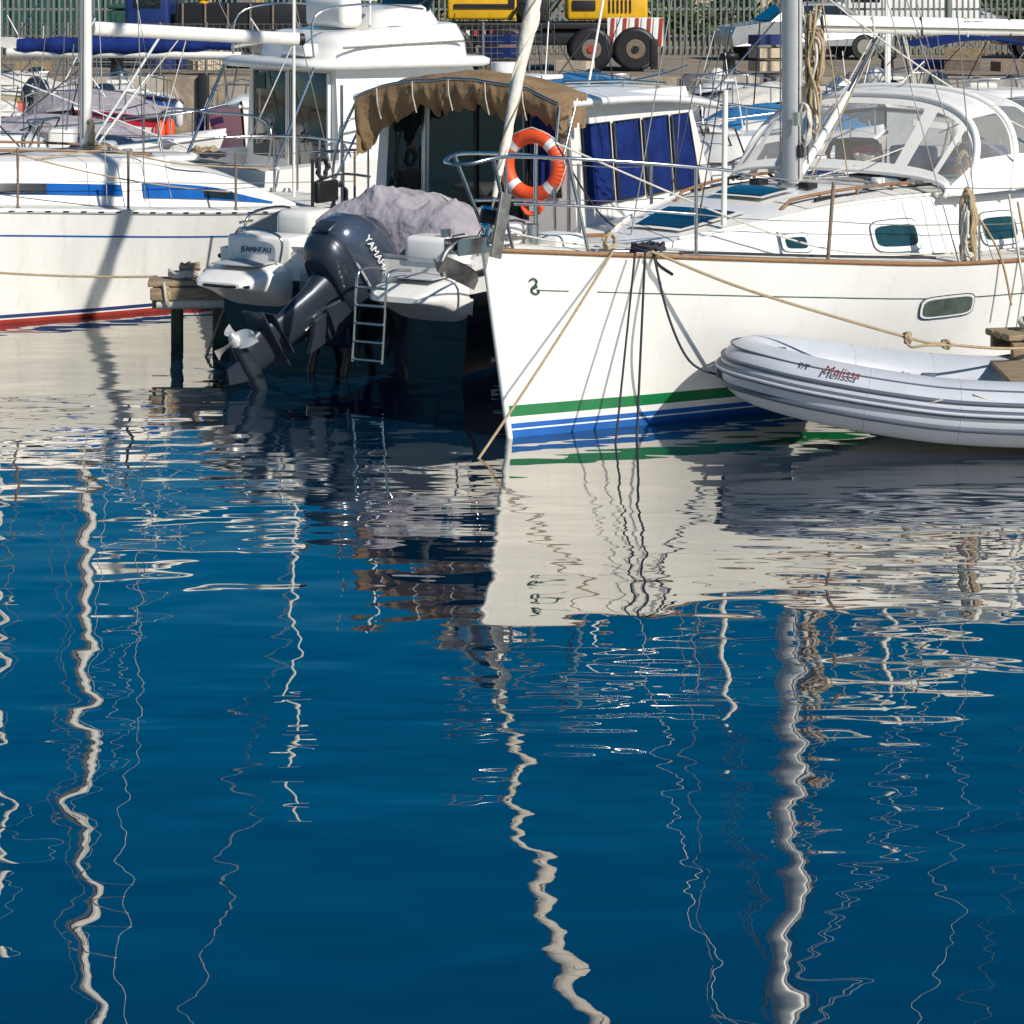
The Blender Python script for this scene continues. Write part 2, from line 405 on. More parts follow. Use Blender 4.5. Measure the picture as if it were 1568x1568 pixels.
def hullwin(t0,t1,z0,z1,fr=.03):
    for (a,b,c,d,o,mt) in ((t0,t1,z0,z1,.010,STEEL),(t0+.01,t1-.01,z0+.008,z1-.008,.013,WHITE),(t0+fr*1.1,t1-fr*1.1,z0+fr*.8,z1-fr*.8,.018,PORTG)):
        n=20; cen=hp((a+b)/2,(c+d)/2,o); vs=[cen]
        for k in range(n):
            th=2*math.pi*k/n; cx,sy=math.cos(th),math.sin(th)
            vs.append(hp((a+b)/2+(b-a)/2*math.copysign(abs(cx)**.4,cx),(c+d)/2+(d-c)/2*math.copysign(abs(sy)**.45,sy),o))
        g.add(vs,[[0,1+k,1+(k+1)%n] for k in range(n)],mt)
hullwin(3.06,3.62,.57,.745); hullwin(6,6.6,.56,.73)
g.done('hull_ports',SB)

cw=itp([1.35,1.8,2.4,3.2,4,5,6,6.6],[.12,.45,.72,.92,1.03,1.08,1.08,1.05])
ch=itp([1.35,1.8,2.4,3.0,3.6,4.4,5.4,6.6],[.0,.12,.27,.40,.46,.48,.48,.46])
def crp(x,k,top=None):
    w_=cw(x); h_=ch(x); zb=sM(x)+.03; a=abs(k); sgn=-1 if k<0 else 1
    if a>.72:
        q=(1-a)/.28; return V((x,sgn*(w_-.10*q*min(1,h_*3)),zb+ (h_-.08*min(1,h_*2.5))*q))
    q=a/.72; return V((x,sgn*(w_-.10*min(1,h_*3))*q, zb+h_-.08*min(1,h_*2.5)*q**3.2))
g=G()
ks=[-1,-.93,-.86,-.79,-.72,-.68,-.62,-.5,-.3,0,.3,.5,.62,.68,.72,.79,.86,.93,1]
xs=[1.35+.15*i for i in range(36)]
g.loft([[crp(x,k) for k in ks] for x in xs],GEL,closed=False,cap=False)
g.add([crp(xs[-1],k) for k in ks],[list(range(len(ks)))],GEL)
for sd in (-1,1):
    for xa_,xb_ in ((2.75,3.25),(3.65,4.6)):
        def f(u,v,sd=sd,xa_=xa_,xb_=xb_):
            p=crp(xa_+(xb_-xa_)*u,sd*(.30+.30*v)); p.z+=.004; return p
        g.grid(f,8,4,DECK)
for sd in (-1,1):
    g.tube([crp(x,sd*.66)+V((0,0,.012)) for x in xs[2:]],.012,GEL,6)
    hr=[crp(2.6+.1*i,sd*.5)+V((0,0,.05 if 0<i<15 else .0)) for i in range(16)]
    g.tube(hr,.013,WOOD,6)
    for i in (4,8,12): g.line(crp(2.6+.1*i,sd*.5),crp(2.6+.1*i,sd*.5)+V((0,0,.05)),.014,WOOD)
def crwin(x0,x1,k0,k1,sd=-1):
    for a,b,c,d,o,mt in ((x0,x1,k0,k1,.008,STEEL),(x0+.008,x1-.008,k0-.006,k1+.006,.011,WHITE),(x0+.04,x1-.04,k0-.034,k1+.034,.016,TEALG)):
        n=20; vs=[]
        def pp(x,k): 
            p=crp(x,sd*k); p.y+=sd*o; p.z+=o*.2; return p
        vs.append(pp((a+b)/2,(c+d)/2))
        for q in range(n):
            th=2*math.pi*q/n; cx,sy=math.cos(th),math.sin(th)
            vs.append(pp((a+b)/2+(b-a)/2*math.copysign(abs(cx)**.4,cx),(c+d)/2+(d-c)/2*math.copysign(abs(sy)**.45,sy)))
        g.add(vs,[[0,1+q,1+(q+1)%n] for q in range(n)],mt)
for sd in (-1,1):
    crwin(2.32,2.58,.985,.82,sd); crwin(3.15,3.67,.985,.80,sd); crwin(4.4,4.95,.985,.80,sd)
def hatch(x0,x1,k0,k1,mt,o):
    def f(u,v):
        x=x0+(x1-x0)*u; p=crp(x,k0+(k1-k0)*v); p.z+=o; return p
    g.grid(f,6,6,mt)
hatch(1.75,2.35,-.42,.42,WHITE,.02); hatch(1.8,2.3,-.36,.36,GLASS,.028)
hatch(2.7,3.1,-.25,.25,WHITE,.03); hatch(2.74,3.06,-.21,.21,GLASS,.04)
for y in (-.45,.45):
    g.cyl((3.9,y,crp(3.9,.3).z),(3.9,y,crp(3.9,.3).z+.06),.05,WHITE); g.cyl((4.3,y*1.2,1.36),(4.3,y*1.2,1.53),.055,STEEL)
    g.box((3.3,y*.5,crp(3.3,.1).z+.03),(.12,.1,.05),BLACK,bevel=.01)
    g.tube([(2.9,y*1.25,crp(2.9,.5).z+.02),(4.4,y*1.35,crp(4.4,.5).z+.02)],.012,BLACK,6); g.box((3.6,y*1.3,crp(3.6,.5).z+.05),(.12,.05,.05),STEEL,bevel=.01)
g.done('coachroof',SB)

g=G()
def E(t,sd,z=0,inn=.06):
    p=HM.pt(t,sM(t),sd); return V((p.x,p.y-sd*inn if abs(p.y)>.07 else 0,p.z+z))
for sd in (-1,1):
    top=[E(1.55,sd,.60),E(1.1,sd,.62),E(.5,sd,.63),V((-.02,sd*.2,1.86)),V((-.24,sd*.12,1.83)),V((-.30,0,1.82))]
    g.tube(smoothp(top,5),.0125,STEEL,8)
    mid=[E(1.3,sd,.30),E(.6,sd,.32),V((.1,sd*.17,1.55))]
    g.tube(smoothp(mid,4),.010,STEEL,8)
    g.tube([E(1.3,sd,0.01),E(1.3,sd,.61)],.0125,STEEL,8)
    g.tube([E(.62,sd,0.01),E(.5,sd,.63)],.0125,STEEL,8)
    g.tube([V((.16,sd*.10,1.25)),V((-.1,sd*.17,1.85))],.0125,STEEL,8)
    prev=E(1.55,sd,.60); prevm=E(1.3,sd,.30)
    for t in (2.25,3.5,4.75,6.0,7.4,8.8):
        g.line(E(t,sd,0,.05),E(t+.03,sd,.56,.03),.0135,RUST if t<3 and sd<0 else STEEL,8)
        q=E(t+.03,sd,.55,.03); qm=E(t,sd,.29,.04)
        g.tube(sag(prev,q,.015,6),.004,WIRE,5); g.tube(sag(prevm,qm,.015,6),.004,WIRE,5); prev,prevm=q,qm
    g.line(E(.72,sd,.03,.12),E(.95,sd,.03,.12),.018,STEEL); g.line(E(.8,sd,.0,.12),E(.8,sd,.03,.12),.016,STEEL); g.line(E(.88,sd,0,.12),E(.88,sd,.03,.12),.016,STEEL)
g.box((.7,0,1.24),(.3,.3,.12),WHITE,bevel=.04)
g.cyl((.45,0,1.22),(.45,0,1.38),.06,STEEL)
g.box((.28,.1,1.32),(.22,.2,.14),GEL,bevel=.04)
g.box((-.02,-.16,1.42),(.10,.02,.42),GALV,rot=Matrix.Rotation(.25,3,'Y'),bevel=.005)
g.done('pulpit_and_stanchions',SB)

AN=root('bow_anchor'); AN.parent=SB
g=G()
g.box((-.05,0,1.26),(.5,.12,.03),STEEL,bevel=.005)
for y in (-.06,.06): g.box((-.18,y,1.29),(.26,.012,.1),STEEL)
g.cyl((-.26,-.06,1.29),(-.26,.06,1.29),.035,BLACK)
g.tube(smoothp([(.3,0,1.31),(-.1,0,1.33),(-.32,0,1.29),(-.40,0,1.2),(-.38,0,1.12)],5),.020,GALV,8)
for sd in (-1,1):
    def fl(u,v,sd=sd):
        return V((-.44+.34*u+.02*v, sd*v*.13*math.sin(math.pi*(.15+.8*u)), 1.16-.15*u+.09*v*(1-u*.3)))
    g.grid(fl,8,4,GALV)
    g.grid(lambda u,v,sd=sd: fl(u,v)-V((0,0,.012)),8,4,GALV)
g.tube([(.2,0,1.30),(.45,0,1.30)],.014,GALV,6)
g.done('shank_and_fluke',AN)

g=G()
MX=3.42; top=V((MX-.05,0,12.6)); mb=V((MX,0,1.38))
g.tube([mb,mb.lerp(top,.5),top],[.085,.083,.07],MASTG,18,flat=(1,.8))
g.tube([mb+V((.075,0,.1)),top+V((.06,0,0))],.018,MASTW,8)
g.tube([(MX+.03,0,1.40),(MX+.03,0,1.46)],.13,STEEL,16)
bm0=V((MX+.1,0,2.66)); bm1=V((MX+4.0,-.05,2.56))
g.tube([bm0,bm1],.060,MASTW,14,flat=(.8,1.2))
g.tube([bm0+V((0,-.05,-.02)),bm1+V((0,-.05,-.02))],.008,GALV,6)
g.tube([bm0+V((-.1,0,0)),bm0+V((.12,0,0))],.04,BLACK,10)
g.tube([(MX+.1,0,1.52),(MX+.75,0,2.1)],.032,MASTW,12); g.tube([(MX+.7,0,2.05),(MX+1.25,0,2.6)],.022,STEEL,10)
g.tube([(MX+.12,.04,1.5),(MX+1.2,.04,2.58)],.006,ROPEW,6); g.tube([(MX+.14,-.05,1.46),(MX+1.15,-.04,2.56)],.006,TAN,6)
g.tube([(MX+1.5,0,2.6),(MX+1.9,0,1.75)],.007,ROPEW); g.tube([(MX+1.6,.03,2.6),(MX+1.95,.1,1.75)],.007,ROPEW)
for k in range(5): g.tube([(MX+.3+.7*k,-.06,2.72-.015*k),(MX+.32+.7*k,-.065,2.56-.015*k)],.010,ROPEW if k%2 else ROPEK,6)
for z,wd in ((5.4,1.0),(8.6,.85)):
    for sd in (-1,1): g.tube([(MX,0,z),(MX+.25,sd*wd,z+.1)],.025,MASTW,8)
g.cyl((MX-.11,-.12,1.9),(MX-.11,-.12,2.0),.04,STEEL); g.box((MX,-.1,2.1),(.05,.02,.18),STEEL); g.box((MX-.02,-.09,1.7),(.06,.03,.1),BLACK,bevel=.01)
g.done('mast_and_boom',SB)
text('BENETEAU',.085,BLUED,frame((MX+2.55,-.07,2.61),(1,0,-.02),(0,-1,0)),SB,'boom_lettering',.002)
g=G()
for sd in (-1,1):
    ch_=E(3.75,sd,0,.10); g.line(ch_,(MX+.25,sd*1.0,5.5),.005,WIRE); g.line((MX+.25,sd*1.0,5.5),top-V((0,0,.2)),.005,WIRE)
    g.line(E(3.95,sd,0,.12),(MX,sd*.05,5.3),.005,WIRE); g.line(E(3.55,sd,0,.12),(MX,sd*.05,5.3),.0045,WIRE)
    g.line(ch_,ch_+V((0,0,.35)),.011,STEEL); g.line((9.8,sd*.8,1.0),top,.005,WIRE)
    g.line((MX-.03,sd*.09,1.5),(MX-.03,sd*.08,11.5),.006,ROPEW); g.line((MX+.06,sd*.1,1.6),(MX+.02,sd*.09,9.5),.006,TAN if sd>0 else ROPEK)
g.line((1.6,.1,1.15),(MX-.08,0,7.8),.005,WIRE); g.line((MX+.3,-.3,1.5),(MX-.06,-.02,4.5),.006,TAN)
g.line((1.5,-.55,1.2),(MX-.06,-.04,5.4),.005,ROPEK); g.tube(sag((MX-.1,.1,3.2),(6.2,-.4,1.75),.10),.007,ROPEW)
g.tube(sag((MX-.05,.2,2.9),(5.2,.5,2.0),.06),.007,TAN); g.tube(sag((MX+.2,-.1,1.5),(5.0,-.9,2.05),.05),.006,ROPEW)
g.done('standing_rigging',SB)
g=G(); a=V((.02,0,1.34)); b=V((MX-.07,0,12.3))
N=150; pts=[];rs=[]
for i in range(N+1):
    t=.022+.93*i/N; pts.append(a.lerp(b,t)); r=(.028+.10*min(1,(t-.022)*5)) if t<.22 else .128-.1*(t-.2)
    r*=.62; rs.append(r*(1+.07*math.sin(i*.9)))
g.tube(pts,rs,SAIL,14)
for ph in (0,2.4):
    sp=[]
    for i in range(500):
        t=.03+.9*i/500; k=int((t-.022)/.93*N); c=a.lerp(b,t); th=i*.16+ph; r=rs[min(N,k)]+.002
        ax=(b-a).normalized(); e1=ax.orthogonal().normalized(); e2=ax.cross(e1); sp.append(c+e1*r*math.cos(th)+e2*r*math.sin(th))
    g.tube(sp,.010 if ph else .006,SAIL if ph else RUST,5)
g.line(a,b,.008,WIRE)
dr=(b-a).normalized(); c=a+dr*.12
g.tube([c-dr*.05,c-dr*.045,c+dr*.035,c+dr*.04],[.065,.07,.07,.065],BLACK,18); g.tube([c-dr*.07,c-dr*.05],.06,STEEL,14); g.tube([c+dr*.04,c+dr*.06],.075,STEEL,18)
g.tube([c-dr*.12,c-dr*.0],.02,STEEL,8)
g.tube(smoothp([c,V((.3,-.1,1.32)),E(1.0,-1,.04,.2),E(2.0,-1,.04,.2)],5),.006,ROPEW)
g.done('furled_genoa',SB)
g=G()
rd=random.Random(4)
for k in range(9):
    x0=MX+.10+rd.uniform(-.03,.08); y0=-.10+rd.uniform(-.05,.05)
    pts=[(x0,y0,1.75+rd.uniform(0,.5))]
    for j in range(1,7): pts.append((x0+rd.uniform(-.05,.05),y0+rd.uniform(-.05,.05),1.75+.17*j+rd.uniform(-.04,.04)))
    g.tube(smoothp(pts,4),.012,TAN if k%3 else ROPEW,6)
coil(g,(MX+.10,-.13,2.42),.07,TAN,6,.011,'x',2.8,3); coil(g,(MX+.12,-.12,2.15),.06,TAN,5,.011,'y',3.0,5)
coil(g,(MX-.02,-.12,1.9),.05,ROPEW,4,.009,'x',3.0,8)
g.done('halyard_coils',SB)
g=G()
g.tube([(2.0,-.42,1.28),(2.02,-.42,2.22)],.02,MASTW,10)
g.done('pole',SB)
g=G()
coil(g,E(3.5,-1,.33,.05)+V((.0,-.03,0)),.05,TAN,7,.013,'x',3.8,11); coil(g,E(3.5,-1,.25,.05)+V((.03,-.05,0)),.06,ROPEW,5,.012,'y',3.2,12)
coil(g,E(3.55,-1,.12,.05),.05,TAN,5,.013,'x',3.0,17)
coil(g,E(4.6,-1,.25,.05),.06,TAN,6,.013,'x',3.4,14); coil(g,E(4.5,-1,.05,.03),.06,TAN,6,.013,'x',3.0,18)
g.tube(smoothp([E(3.5,-1,.5,.05),E(3.8,-1,.1,-.02),E(3.9,-1,-.3,-.06)],5),.009,TAN)
for k in range(6):
    t0=4.0+.11*k; g.tube(sag(E(t0,-1,.5-.06*k,.03),E(t0+.12,-1,-.45+.1*k,-.07),.02,6),.010,TAN if k%2 else ROPEW)
coil(g,E(1.0,-1,.06,.08),.10,ROPEK,4,.010,'z',1.0,15)
coil(g,E(.75,-1,.10,.06),.05,TAN,3,.009,'y',1.0,16)
g.tube(smoothp([E(.9,-1,.02,.1),E(1.0,-1,.10,.03),E(.95,-1,-.02,-.05),E(1.05,-1,-.10,-.06)],5),.011,ROPEK)
g.done('rope_coils_on_rail',SB)
g=G()
for sd in (-1,1):
    g.tube(smoothp([V((.7,0,1.9)),E(2.2,sd,.15,.35),E(3.2,sd,.06,.3),E(5,sd,.05,.25)],6),.007,ROPEW if sd<0 else ROPEK)
g.tube(smoothp([E(1.2,-1,.03,.25),E(1.6,-1,.04,.18),E(2.4,-1,.04,.22),E(3.4,-1,.04,.2)],6),.010,ROPEK)
g.done('sheets',SB)

# sprayhood: white canvas frame with clear vinyl panes
g=G()
def arch(xb,xt,hw,ztop,q,zb=1.38):
    th=math.pi*q; y=-hw*math.copysign(abs(math.cos(th))**.75,math.cos(th)); s_=math.sin(th)**.62
    return V((xb+(xt-xb)*s_,y,zb+(ztop-zb)*s_))
A=[(3.92,4.05,1.02,1.52),(4.15,4.62,1.06,2.08),(4.75,4.98,1.10,2.13),(5.3,5.35,1.12,2.10)]
for i,(a_,b_,c_,d_) in enumerate(A):
    g.tube([arch(a_,b_,c_,d_,q/36) for q in range(37)],.030 if i in(1,2) else .018,WHITE,8)
def sh(i,u,v,o=0):
    p=arch(*A[i],v); q=arch(*A[i+1],v); r=p.lerp(q,u); r.z+=o; return r
def m0(u,v):
    if u<.12 or u>.86 or v<.05 or v>.93: return GEL
    for c_ in (.22,.36,.64,.78):
        if abs(v-c_)<.016: return GEL
    return VINYL
g.grid(lambda u,v:sh(0,u,v),16,72,m0)
g.grid(lambda u,v:sh(1,u,v),10,48,lambda u,v: GEL if .22<v<.78 or v<.05 or v>.93 or u<.1 or u>.85 else VINYL)
g.grid(lambda u,v:sh(2,u,v),10,48,lambda u,v: GEL if .26<v<.74 or v<.05 or v>.93 or u<.1 or u>.85 else VINYL)
g.tube([(3.95,-1.02,1.40),(4.6,-1.06,1.40),(5.3,-1.1,1.40)],.024,GEL,8)
g.tube([arch(*A[2],.12),arch(*A[3],.04)],.014,STEEL,8); g.tube([arch(*A[1],.15),arch(*A[2],.04)],.014,STEEL,8)
g.done('sprayhood',SB)
g=G()
for sd in (-1,1): g.box((7.6,sd*1.05,1.1),(2.6,.25,.35),GEL,bevel=.06)
g.tube([(7.9,.45*math.cos(q*math.pi/12),1.55+.45*math.sin(q*math.pi/12)) for q in range(24)],.014,STEEL,8,closed=True)
for q in range(5):
    a_=q*2*math.pi/5; g.line((7.9,0,1.55),(7.9,.45*math.cos(a_),1.55+.45*math.sin(a_)),.008,STEEL)
g.box((7.8,0,1.2),(.2,.25,.7),GEL,bevel=.04)
g.tube(smoothp([(8.9,-1.2,1.55),(9.9,-1.0,1.6),(10.0,0,1.6),(9.9,1.0,1.6),(8.9,1.2,1.55)],6),.0135,STEEL,8)
g.box((5.05,0,1.40),(.7,.75,.04),TEALG,bevel=.015); g.box((5.5,0,1.1),(.04,.7,.7),BLACK)
g.done('cockpit',SB)
g=G()
coil(g,(4.75,-.5,1.53),.1,CANB,5,.035,'z',1.1,23); coil(g,(4.6,.1,1.56),.09,ROPEW,5,.012,'z',1.1,24); coil(g,(4.5,-.3,1.54),.08,ROPEK,5,.012,'y',1.3,25)
coil(g,(4.8,.55,1.56),.08,ROPEK,5,.014,'x',1.5,26); coil(g,(4.65,-.75,1.55),.07,TAN,5,.012,'y',1.5,27)
g.ball((4.9,.3,1.58),.1,CRIM,12,(1,1.4,.7)); g.box((4.95,-.1,1.58),(.2,.35,.16),BLUE,bevel=.03)
g.box((5.2,-.6,1.55),(.3,.3,.25),CANB,bevel=.06); g.box((5.2,.6,1.55),(.3,.3,.25),BLACK,bevel=.06)
g.done('cockpit_gear',SB)

# ================================================================ MOORING ROPES
def rope(pts,r,mat,name='mooring_rope'):
    g=G(); g.tube(pts,r,mat,7); return g.done(name)
rope(sag(S(.70,-.50,1.225),(-.40,14.25,-.25),.03),.0095,TAN)
rope(sag(S(.88,-.62,1.21),(.79,14.93,-.4),.0),.0085,ROPEK)
rope(sag(S(.80,-.60,1.21),(.62,14.75,-.4),.01),.0075,ROPEK)
rope(smoothp([S(.92,-.66,1.19),(1.02,15.02,.80),(1.16,15.05,.50),(1.35,15.10,.40),(1.48,15.08,.40)],8),.0085,ROPEK,'dinghy_painter')
rp=smoothp([S(.9,-.66,1.21),(1.55,15.05,.96),(2.56,15.05,.66),(2.85,15.1,.60),(3.5,15.4,.53),(4.5,16.2,.55)],8)
rope(rp,.010,TAN)
g=G(); coil(g,(2.58,15.05,.65),.026,TAN,3,.010,'x',1.2,31); coil(g,(2.85,15.1,.6),.026,TAN,3,.010,'y',1.0,32)
g.tube(smoothp([(2.56,15.04,.66),(2.6,15.0,.60),(2.7,15.0,.61),(2.86,15.05,.6)],5),.009,TAN); g.done('rope_knot')

# ================================================================ DINGHY
DG=root('inflatable_dinghy',(1.42,15.12,0),math.radians(-2.5))
L=3.3
half=[(L,.50,.235),(L-.6,.50,.235),(2.0,.505,.24),(1.4,.50,.26),(.95,.47,.31),(.55,.39,.37),(.27,.25,.42),(.15,.10,.44)]
path=[(x,-y,z) for x,y,z in half]+[(x,y,z) for x,y,z in half[::-1]]
sp=smoothp(path,8); n=len(sp); R=.205
rs=[R*(.35+.65*min(1,(i/7)**.6)) if i<7 else (R*(.35+.65*min(1,((n-1-i)/7)**.6)) if i>n-8 else R*(1-.08*math.exp(-((i-n/2)/10)**2))) for i in range(n)]
g=G(); g.tube(sp,rs,HYPA,28); g.done('buoyancy_tube',DG)
g=G()
def off(i,o,dz):
    p=sp[i]; d=(sp[min(n-1,i+1)]-sp[max(0,i-1)]); d.z=0; d.normalize(); nr=V((d.y,-d.x,0))
    c=V((1.7,0,p.z))
    if abs(p.x)<.6: c=V((.9,0,p.z))
    if nr.dot(p-c)<0: nr=-nr
    return p+nr*o+V((0,0,dz))
idx=list(range(7,n-7))
g.tube([off(i,rs[i],.025) for i in idx],.028,HYPB,8); g.tube([off(i,rs[i]+.020,.025) for i in idx],.012,HYPA,8)
g.tube([off(i,rs[i]*.90,.090) for i in idx],.015,HYPB,8)
g.tube([off(i,rs[i]*.93,-.075) for i in idx],.019,HYPB,8)
g.tube([off(i,rs[i]*.60,.165) for i in idx],.007,HYPB,6)
for i in (14,24,34,n-35,n-25,n-15):
    p=sp[i]; d=(sp[i+1]-sp[i-1]).normalized(); e1=d.orthogonal().normalized(); e2=d.cross(e1)
    g.tube([p-d*.02+ (e1*math.cos(t)+e2*math.sin(t))*(rs[i]-.001) for t in [k*2*math.pi/24 for k in range(24)]],.004,GREYD,5,closed=True)
g.done('rubbing_strakes',DG)
g=G()
def vh(u,v):
    x=.42+(L-.55)*u; wd=.40*min(1,(.25+u*2.2)); k=(v-.5)*2; kz=-.10+.30*max(0,(1-u*2.6))**1.5
    return V((x,wd*k,kz+ (.22+.06*max(0,1-2*u))*abs(k)**1.1))
g.grid(vh,20,12,WHITE)
g.add([(.5,-.3,.26),(L-.25,-.36,.2),(L-.25,.36,.2),(.5,.3,.3)],[[0,1,2,3]],GREYD)
g.box((L-.25,0,.32),(.04,.72,.4),WHITE,bevel=.01); g.box((1.9,0,.42),(.25,.9,.03),OLDW,bevel=.01)
g.done('hull_and_floor',DG)
g=G()
for x,z in ((.33,.58),(1.25,.47),(2.0,.45)):
    g.box((x,-.40 if x>.5 else -.10,z+.0),(.09,.05,.03),HYPB,bevel=.01)
g.box((-.045,0,.43),(.07,.16,.09),HYPB,bevel=.02)
g.tube([(-.02,.08*math.cos(a_),.42+.05*math.sin(a_)) for a_ in [k*.6 for k in range(11)]],.010,STEEL,6)
for x in (.75,1.5,2.3):
    g.tube(sag((x,-.66+.1*(x<1),.40),(x+.55,-.70,.37),.05,8),.007,ROPEW)
g.done('fittings',DG)
text('T/T',.050,HYPB,frame((.45,-.505,.542),(1,-.42,-.16),(-.30,-1,.72)),DG,'lettering_prefix',.003,.2)
text('Melissa',.080,SCRIPT,frame((.68,-.598,.518),(1,-.20,-.15),(-.18,-1,.72)),DG,'lettering',.003,.35)

# ================================================================ MOTOR BOAT (navy hull) with outboard
mbr=math.atan2(-.87,-.5)
MB=root('navy_motorboat',(-1.30,17.6,0),mbr); mbm=Matrix.Translation((-1.30,17.6,0))@Matrix.Rotation(mbr,4,'Z')
bB=itp([0,.5,1.2,2.2,3.5,5,6.2],[.02,.42,.78,1.06,1.18,1.2,1.16]); sB=itp([0,1.5,3,4.5,6.2],[1.25,1.12,1.0,.92,.88])
HB=Hull(6.2,bB,sB,rake=.5,oh=.0,wl0=.4,wl1=.92,p=.8)
g=G(Matrix.Translation((-6.2,0,0)))
HB.build(g,[-.4,-.2,0,.2,.4,.66],[NAVY]*5,mattop=GEL2,N=36,well=(.70,.98),depth=.5,deck=GEL2,top=(0,.3,.6,1))
for sd in (-1,1): g.tube([HB.pt(t,sB(t)-.07,sd)+V((0,sd*.01,0)) for t in [i*.2 for i in range(32)]],.020,BLACK,8)
g.done('hull_and_deck',MB)
g=G()
for sd in (-1,1):
    yc=sd*.80
    rings=[]
    for x,zt,zb,hw in ((-.05,.80,.42,.34),(.12,.78,.50,.34),(.30,.75,.58,.31),(.44,.71,.62,.26),(.50,.68,.64,.20)):
        r=[]
        for k in range(20):
            th=2*math.pi*k/20; c_,s_=math.cos(th),math.sin(th)
            r.append((x,yc+hw*math.copysign(abs(c_)**.5,c_),(zt+zb)/2+(zt-zb)/2*math.copysign(abs(s_)**.5,s_)))
        rings.append(r)
    g.loft(rings,GEL)
    g.box((.17,yc,.795),(.30,.42,.012),GREYD,bevel=.004)
g.box((-.08,0,.66),(.16,.85,.26),GEL,bevel=.03); g.box((-.12,.80,.97),(.3,.46,.2),GEL,bevel=.05); g.box((-.14,-.78,.88),(.3,.62,.22),GEL,bevel=.03)
g.box((.10,0,.42),(.22,.42,.42),NAVY,bevel=.04)
for y in (-.15,.15): g.tube([(.1,y,.25),(.2,y,.02),(.16,y,-.1)],.03,BLACK,8)
g.tube(smoothp([(.1,.25,.6),(.25,.3,.35),(.2,.28,.1)],5),.016,BLACK)
g.tube([(.44,-1.06,.655),(.51,-.9,.655),(.52,-.7,.655),(.45,-.54,.655)],.012,BLACK)
for sd in (-1,1):
    g.tube(smoothp([(-.9,sd*1.1,.92),(-.85,sd*1.1,1.12),(-.3,sd*1.08,1.12),(-.2,sd*1.08,.92)],5),.012,STEEL,8)
    g.line((-.02,sd*.98,1.08),(-.18,sd*.98,1.08),.012,STEEL)
g.tube(smoothp([(.05,-.55,.8),(.05,-.55,1.0),(.05,-.9,1.05),(-.05,-1.05,.98)],5),.011,STEEL,8)
g.cyl((-.05,.9,1.07),(-.05,.9,1.13),.04,STEEL)
g.done('stern_platforms',MB)
g=G()
for k in range(2):
    def f(u,v,k=k):
        t=5.05+.75*u; p=HB.pt(t,.27-.17*k+.035*v*(.4+u*.6),1); return V((p.x-6.2,p.y+.004,p.z))
    g.grid(f,8,1,WHITE)
g.done('hull_marks',MB)
text('JEANNEAU',.06,BLUED,frame((.016,-.80,.88),(0,1,0),(1,0,0)),MB,'lettering',.002)
BL=root('boarding_ladder'); BL.parent=MB
g=G()
for y in (.50,.76):
    g.tube(smoothp([(.22,y,.84),(.46,y,.86),(.54,y,.80),(.57,y,.5),(.60,y,.20)],5),.011,STEEL,8)
for i in range(5):
    z=.74-.13*i; x=.55+.012*i; g.box((x,.63,z),(.045,.26,.016),STEEL,bevel=.005)
g.done('rails_and_rungs',BL)
g=G()
xa,xf=-1.95,-4.7
def cab(x,z,sd):
    q=(z-.85)/1.25; return V((x - (.0 if x>-4 else -.55*q), sd*(1.0-.10*q),z))
for sd in (-1,1):
    g.add([cab(xa,.7,sd),cab(xf,.7,sd),cab(xf,2.03,sd),cab(xa,2.03,sd)],[[0,1,2,3]],GEL)
g.add([cab(xa,.4,-1),cab(xa,.4,1),cab(xa,2.03,1),cab(xa,2.03,-1)],[[0,1,2,3]],GEL)
g.add([cab(xf,.7,-1),cab(xf,.7,1),cab(xf,2.03,1),cab(xf,2.03,-1)],[[0,1,2,3]],GEL)
g.add([cab(xf,1.25,-1)+V((-.01,.1,0)),cab(xf,1.25,1)+V((-.01,-.1,0)),cab(xf,1.90,1)+V((-.01,-.1,0)),cab(xf,1.90,-1)+V((-.01,.1,0))],[[0,1,2,3]],GLASS)
def rf(u,v):
    x=-1.75-3.1*u; y=(v-.5)*2; return V((x,y*1.04*(1-.14*u**3),2.12-.10*abs(y)**2.5-.16*u**2.5))
g.grid(rf,12,16,GEL); g.grid(lambda u,v: rf(u,v)-V((0,0,.07)),12,16,GEL)
def rim(path): g.tube(path,.036,GEL,8)
rim([rf(u/12,0)-V((0,0,.035)) for u in range(13)]); rim([rf(u/12,1)-V((0,0,.035)) for u in range(13)]); rim([rf(0,v/12)-V((0,0,.035)) for v in range(13)]); rim([rf(1,v/12)-V((0,0,.035)) for v in range(13)])
for v in (.15,.85):
    g.tube([rf(.15,v)+V((0,0,.06)),rf(.5,v)+V((0,0,.06)),rf(.8,v)+V((0,0,.06))],.013,STEEL,8)
    for u in (.15,.5,.8): g.line(rf(u,v),rf(u,v)+V((0,0,.06)),.012,STEEL)
g.grid(lambda u,v: rf(.12+.5*u,.60+.16*v)+V((0,0,.012+.01*math.sin(u*20))),14,4,CANT)
g.box(tuple(rf(.5,.4)+V((0,0,.03))),(.5,.4,.04),WHITE,bevel=.015)
for sd in (-1,1):
    for x0,x1 in ((-2.12,-2.62),(-2.68,-3.18),(-3.24,-3.74),(-3.80,-4.30)):
        def f(u,v,x0=x0,x1=x1,sd=sd):
            z=1.13+.66*v; x=x0+(x1-x0)*u
            if x1<-4.2: x+=.14*v*u
            p=cab(x,z,sd); p.x=x; return p+V((0,sd*(.018+.014*math.sin(u*30+1.5*math.sin(v*3))),0))
        g.grid(f,36,3,CANB)
        lp=[f(0,0),f(1,0),f(1,1),f(0,1)]; lp=[p+V((0,sd*.008,0)) for p in lp]; g.tube(lp+[lp[0]],.011,BLACK,6)
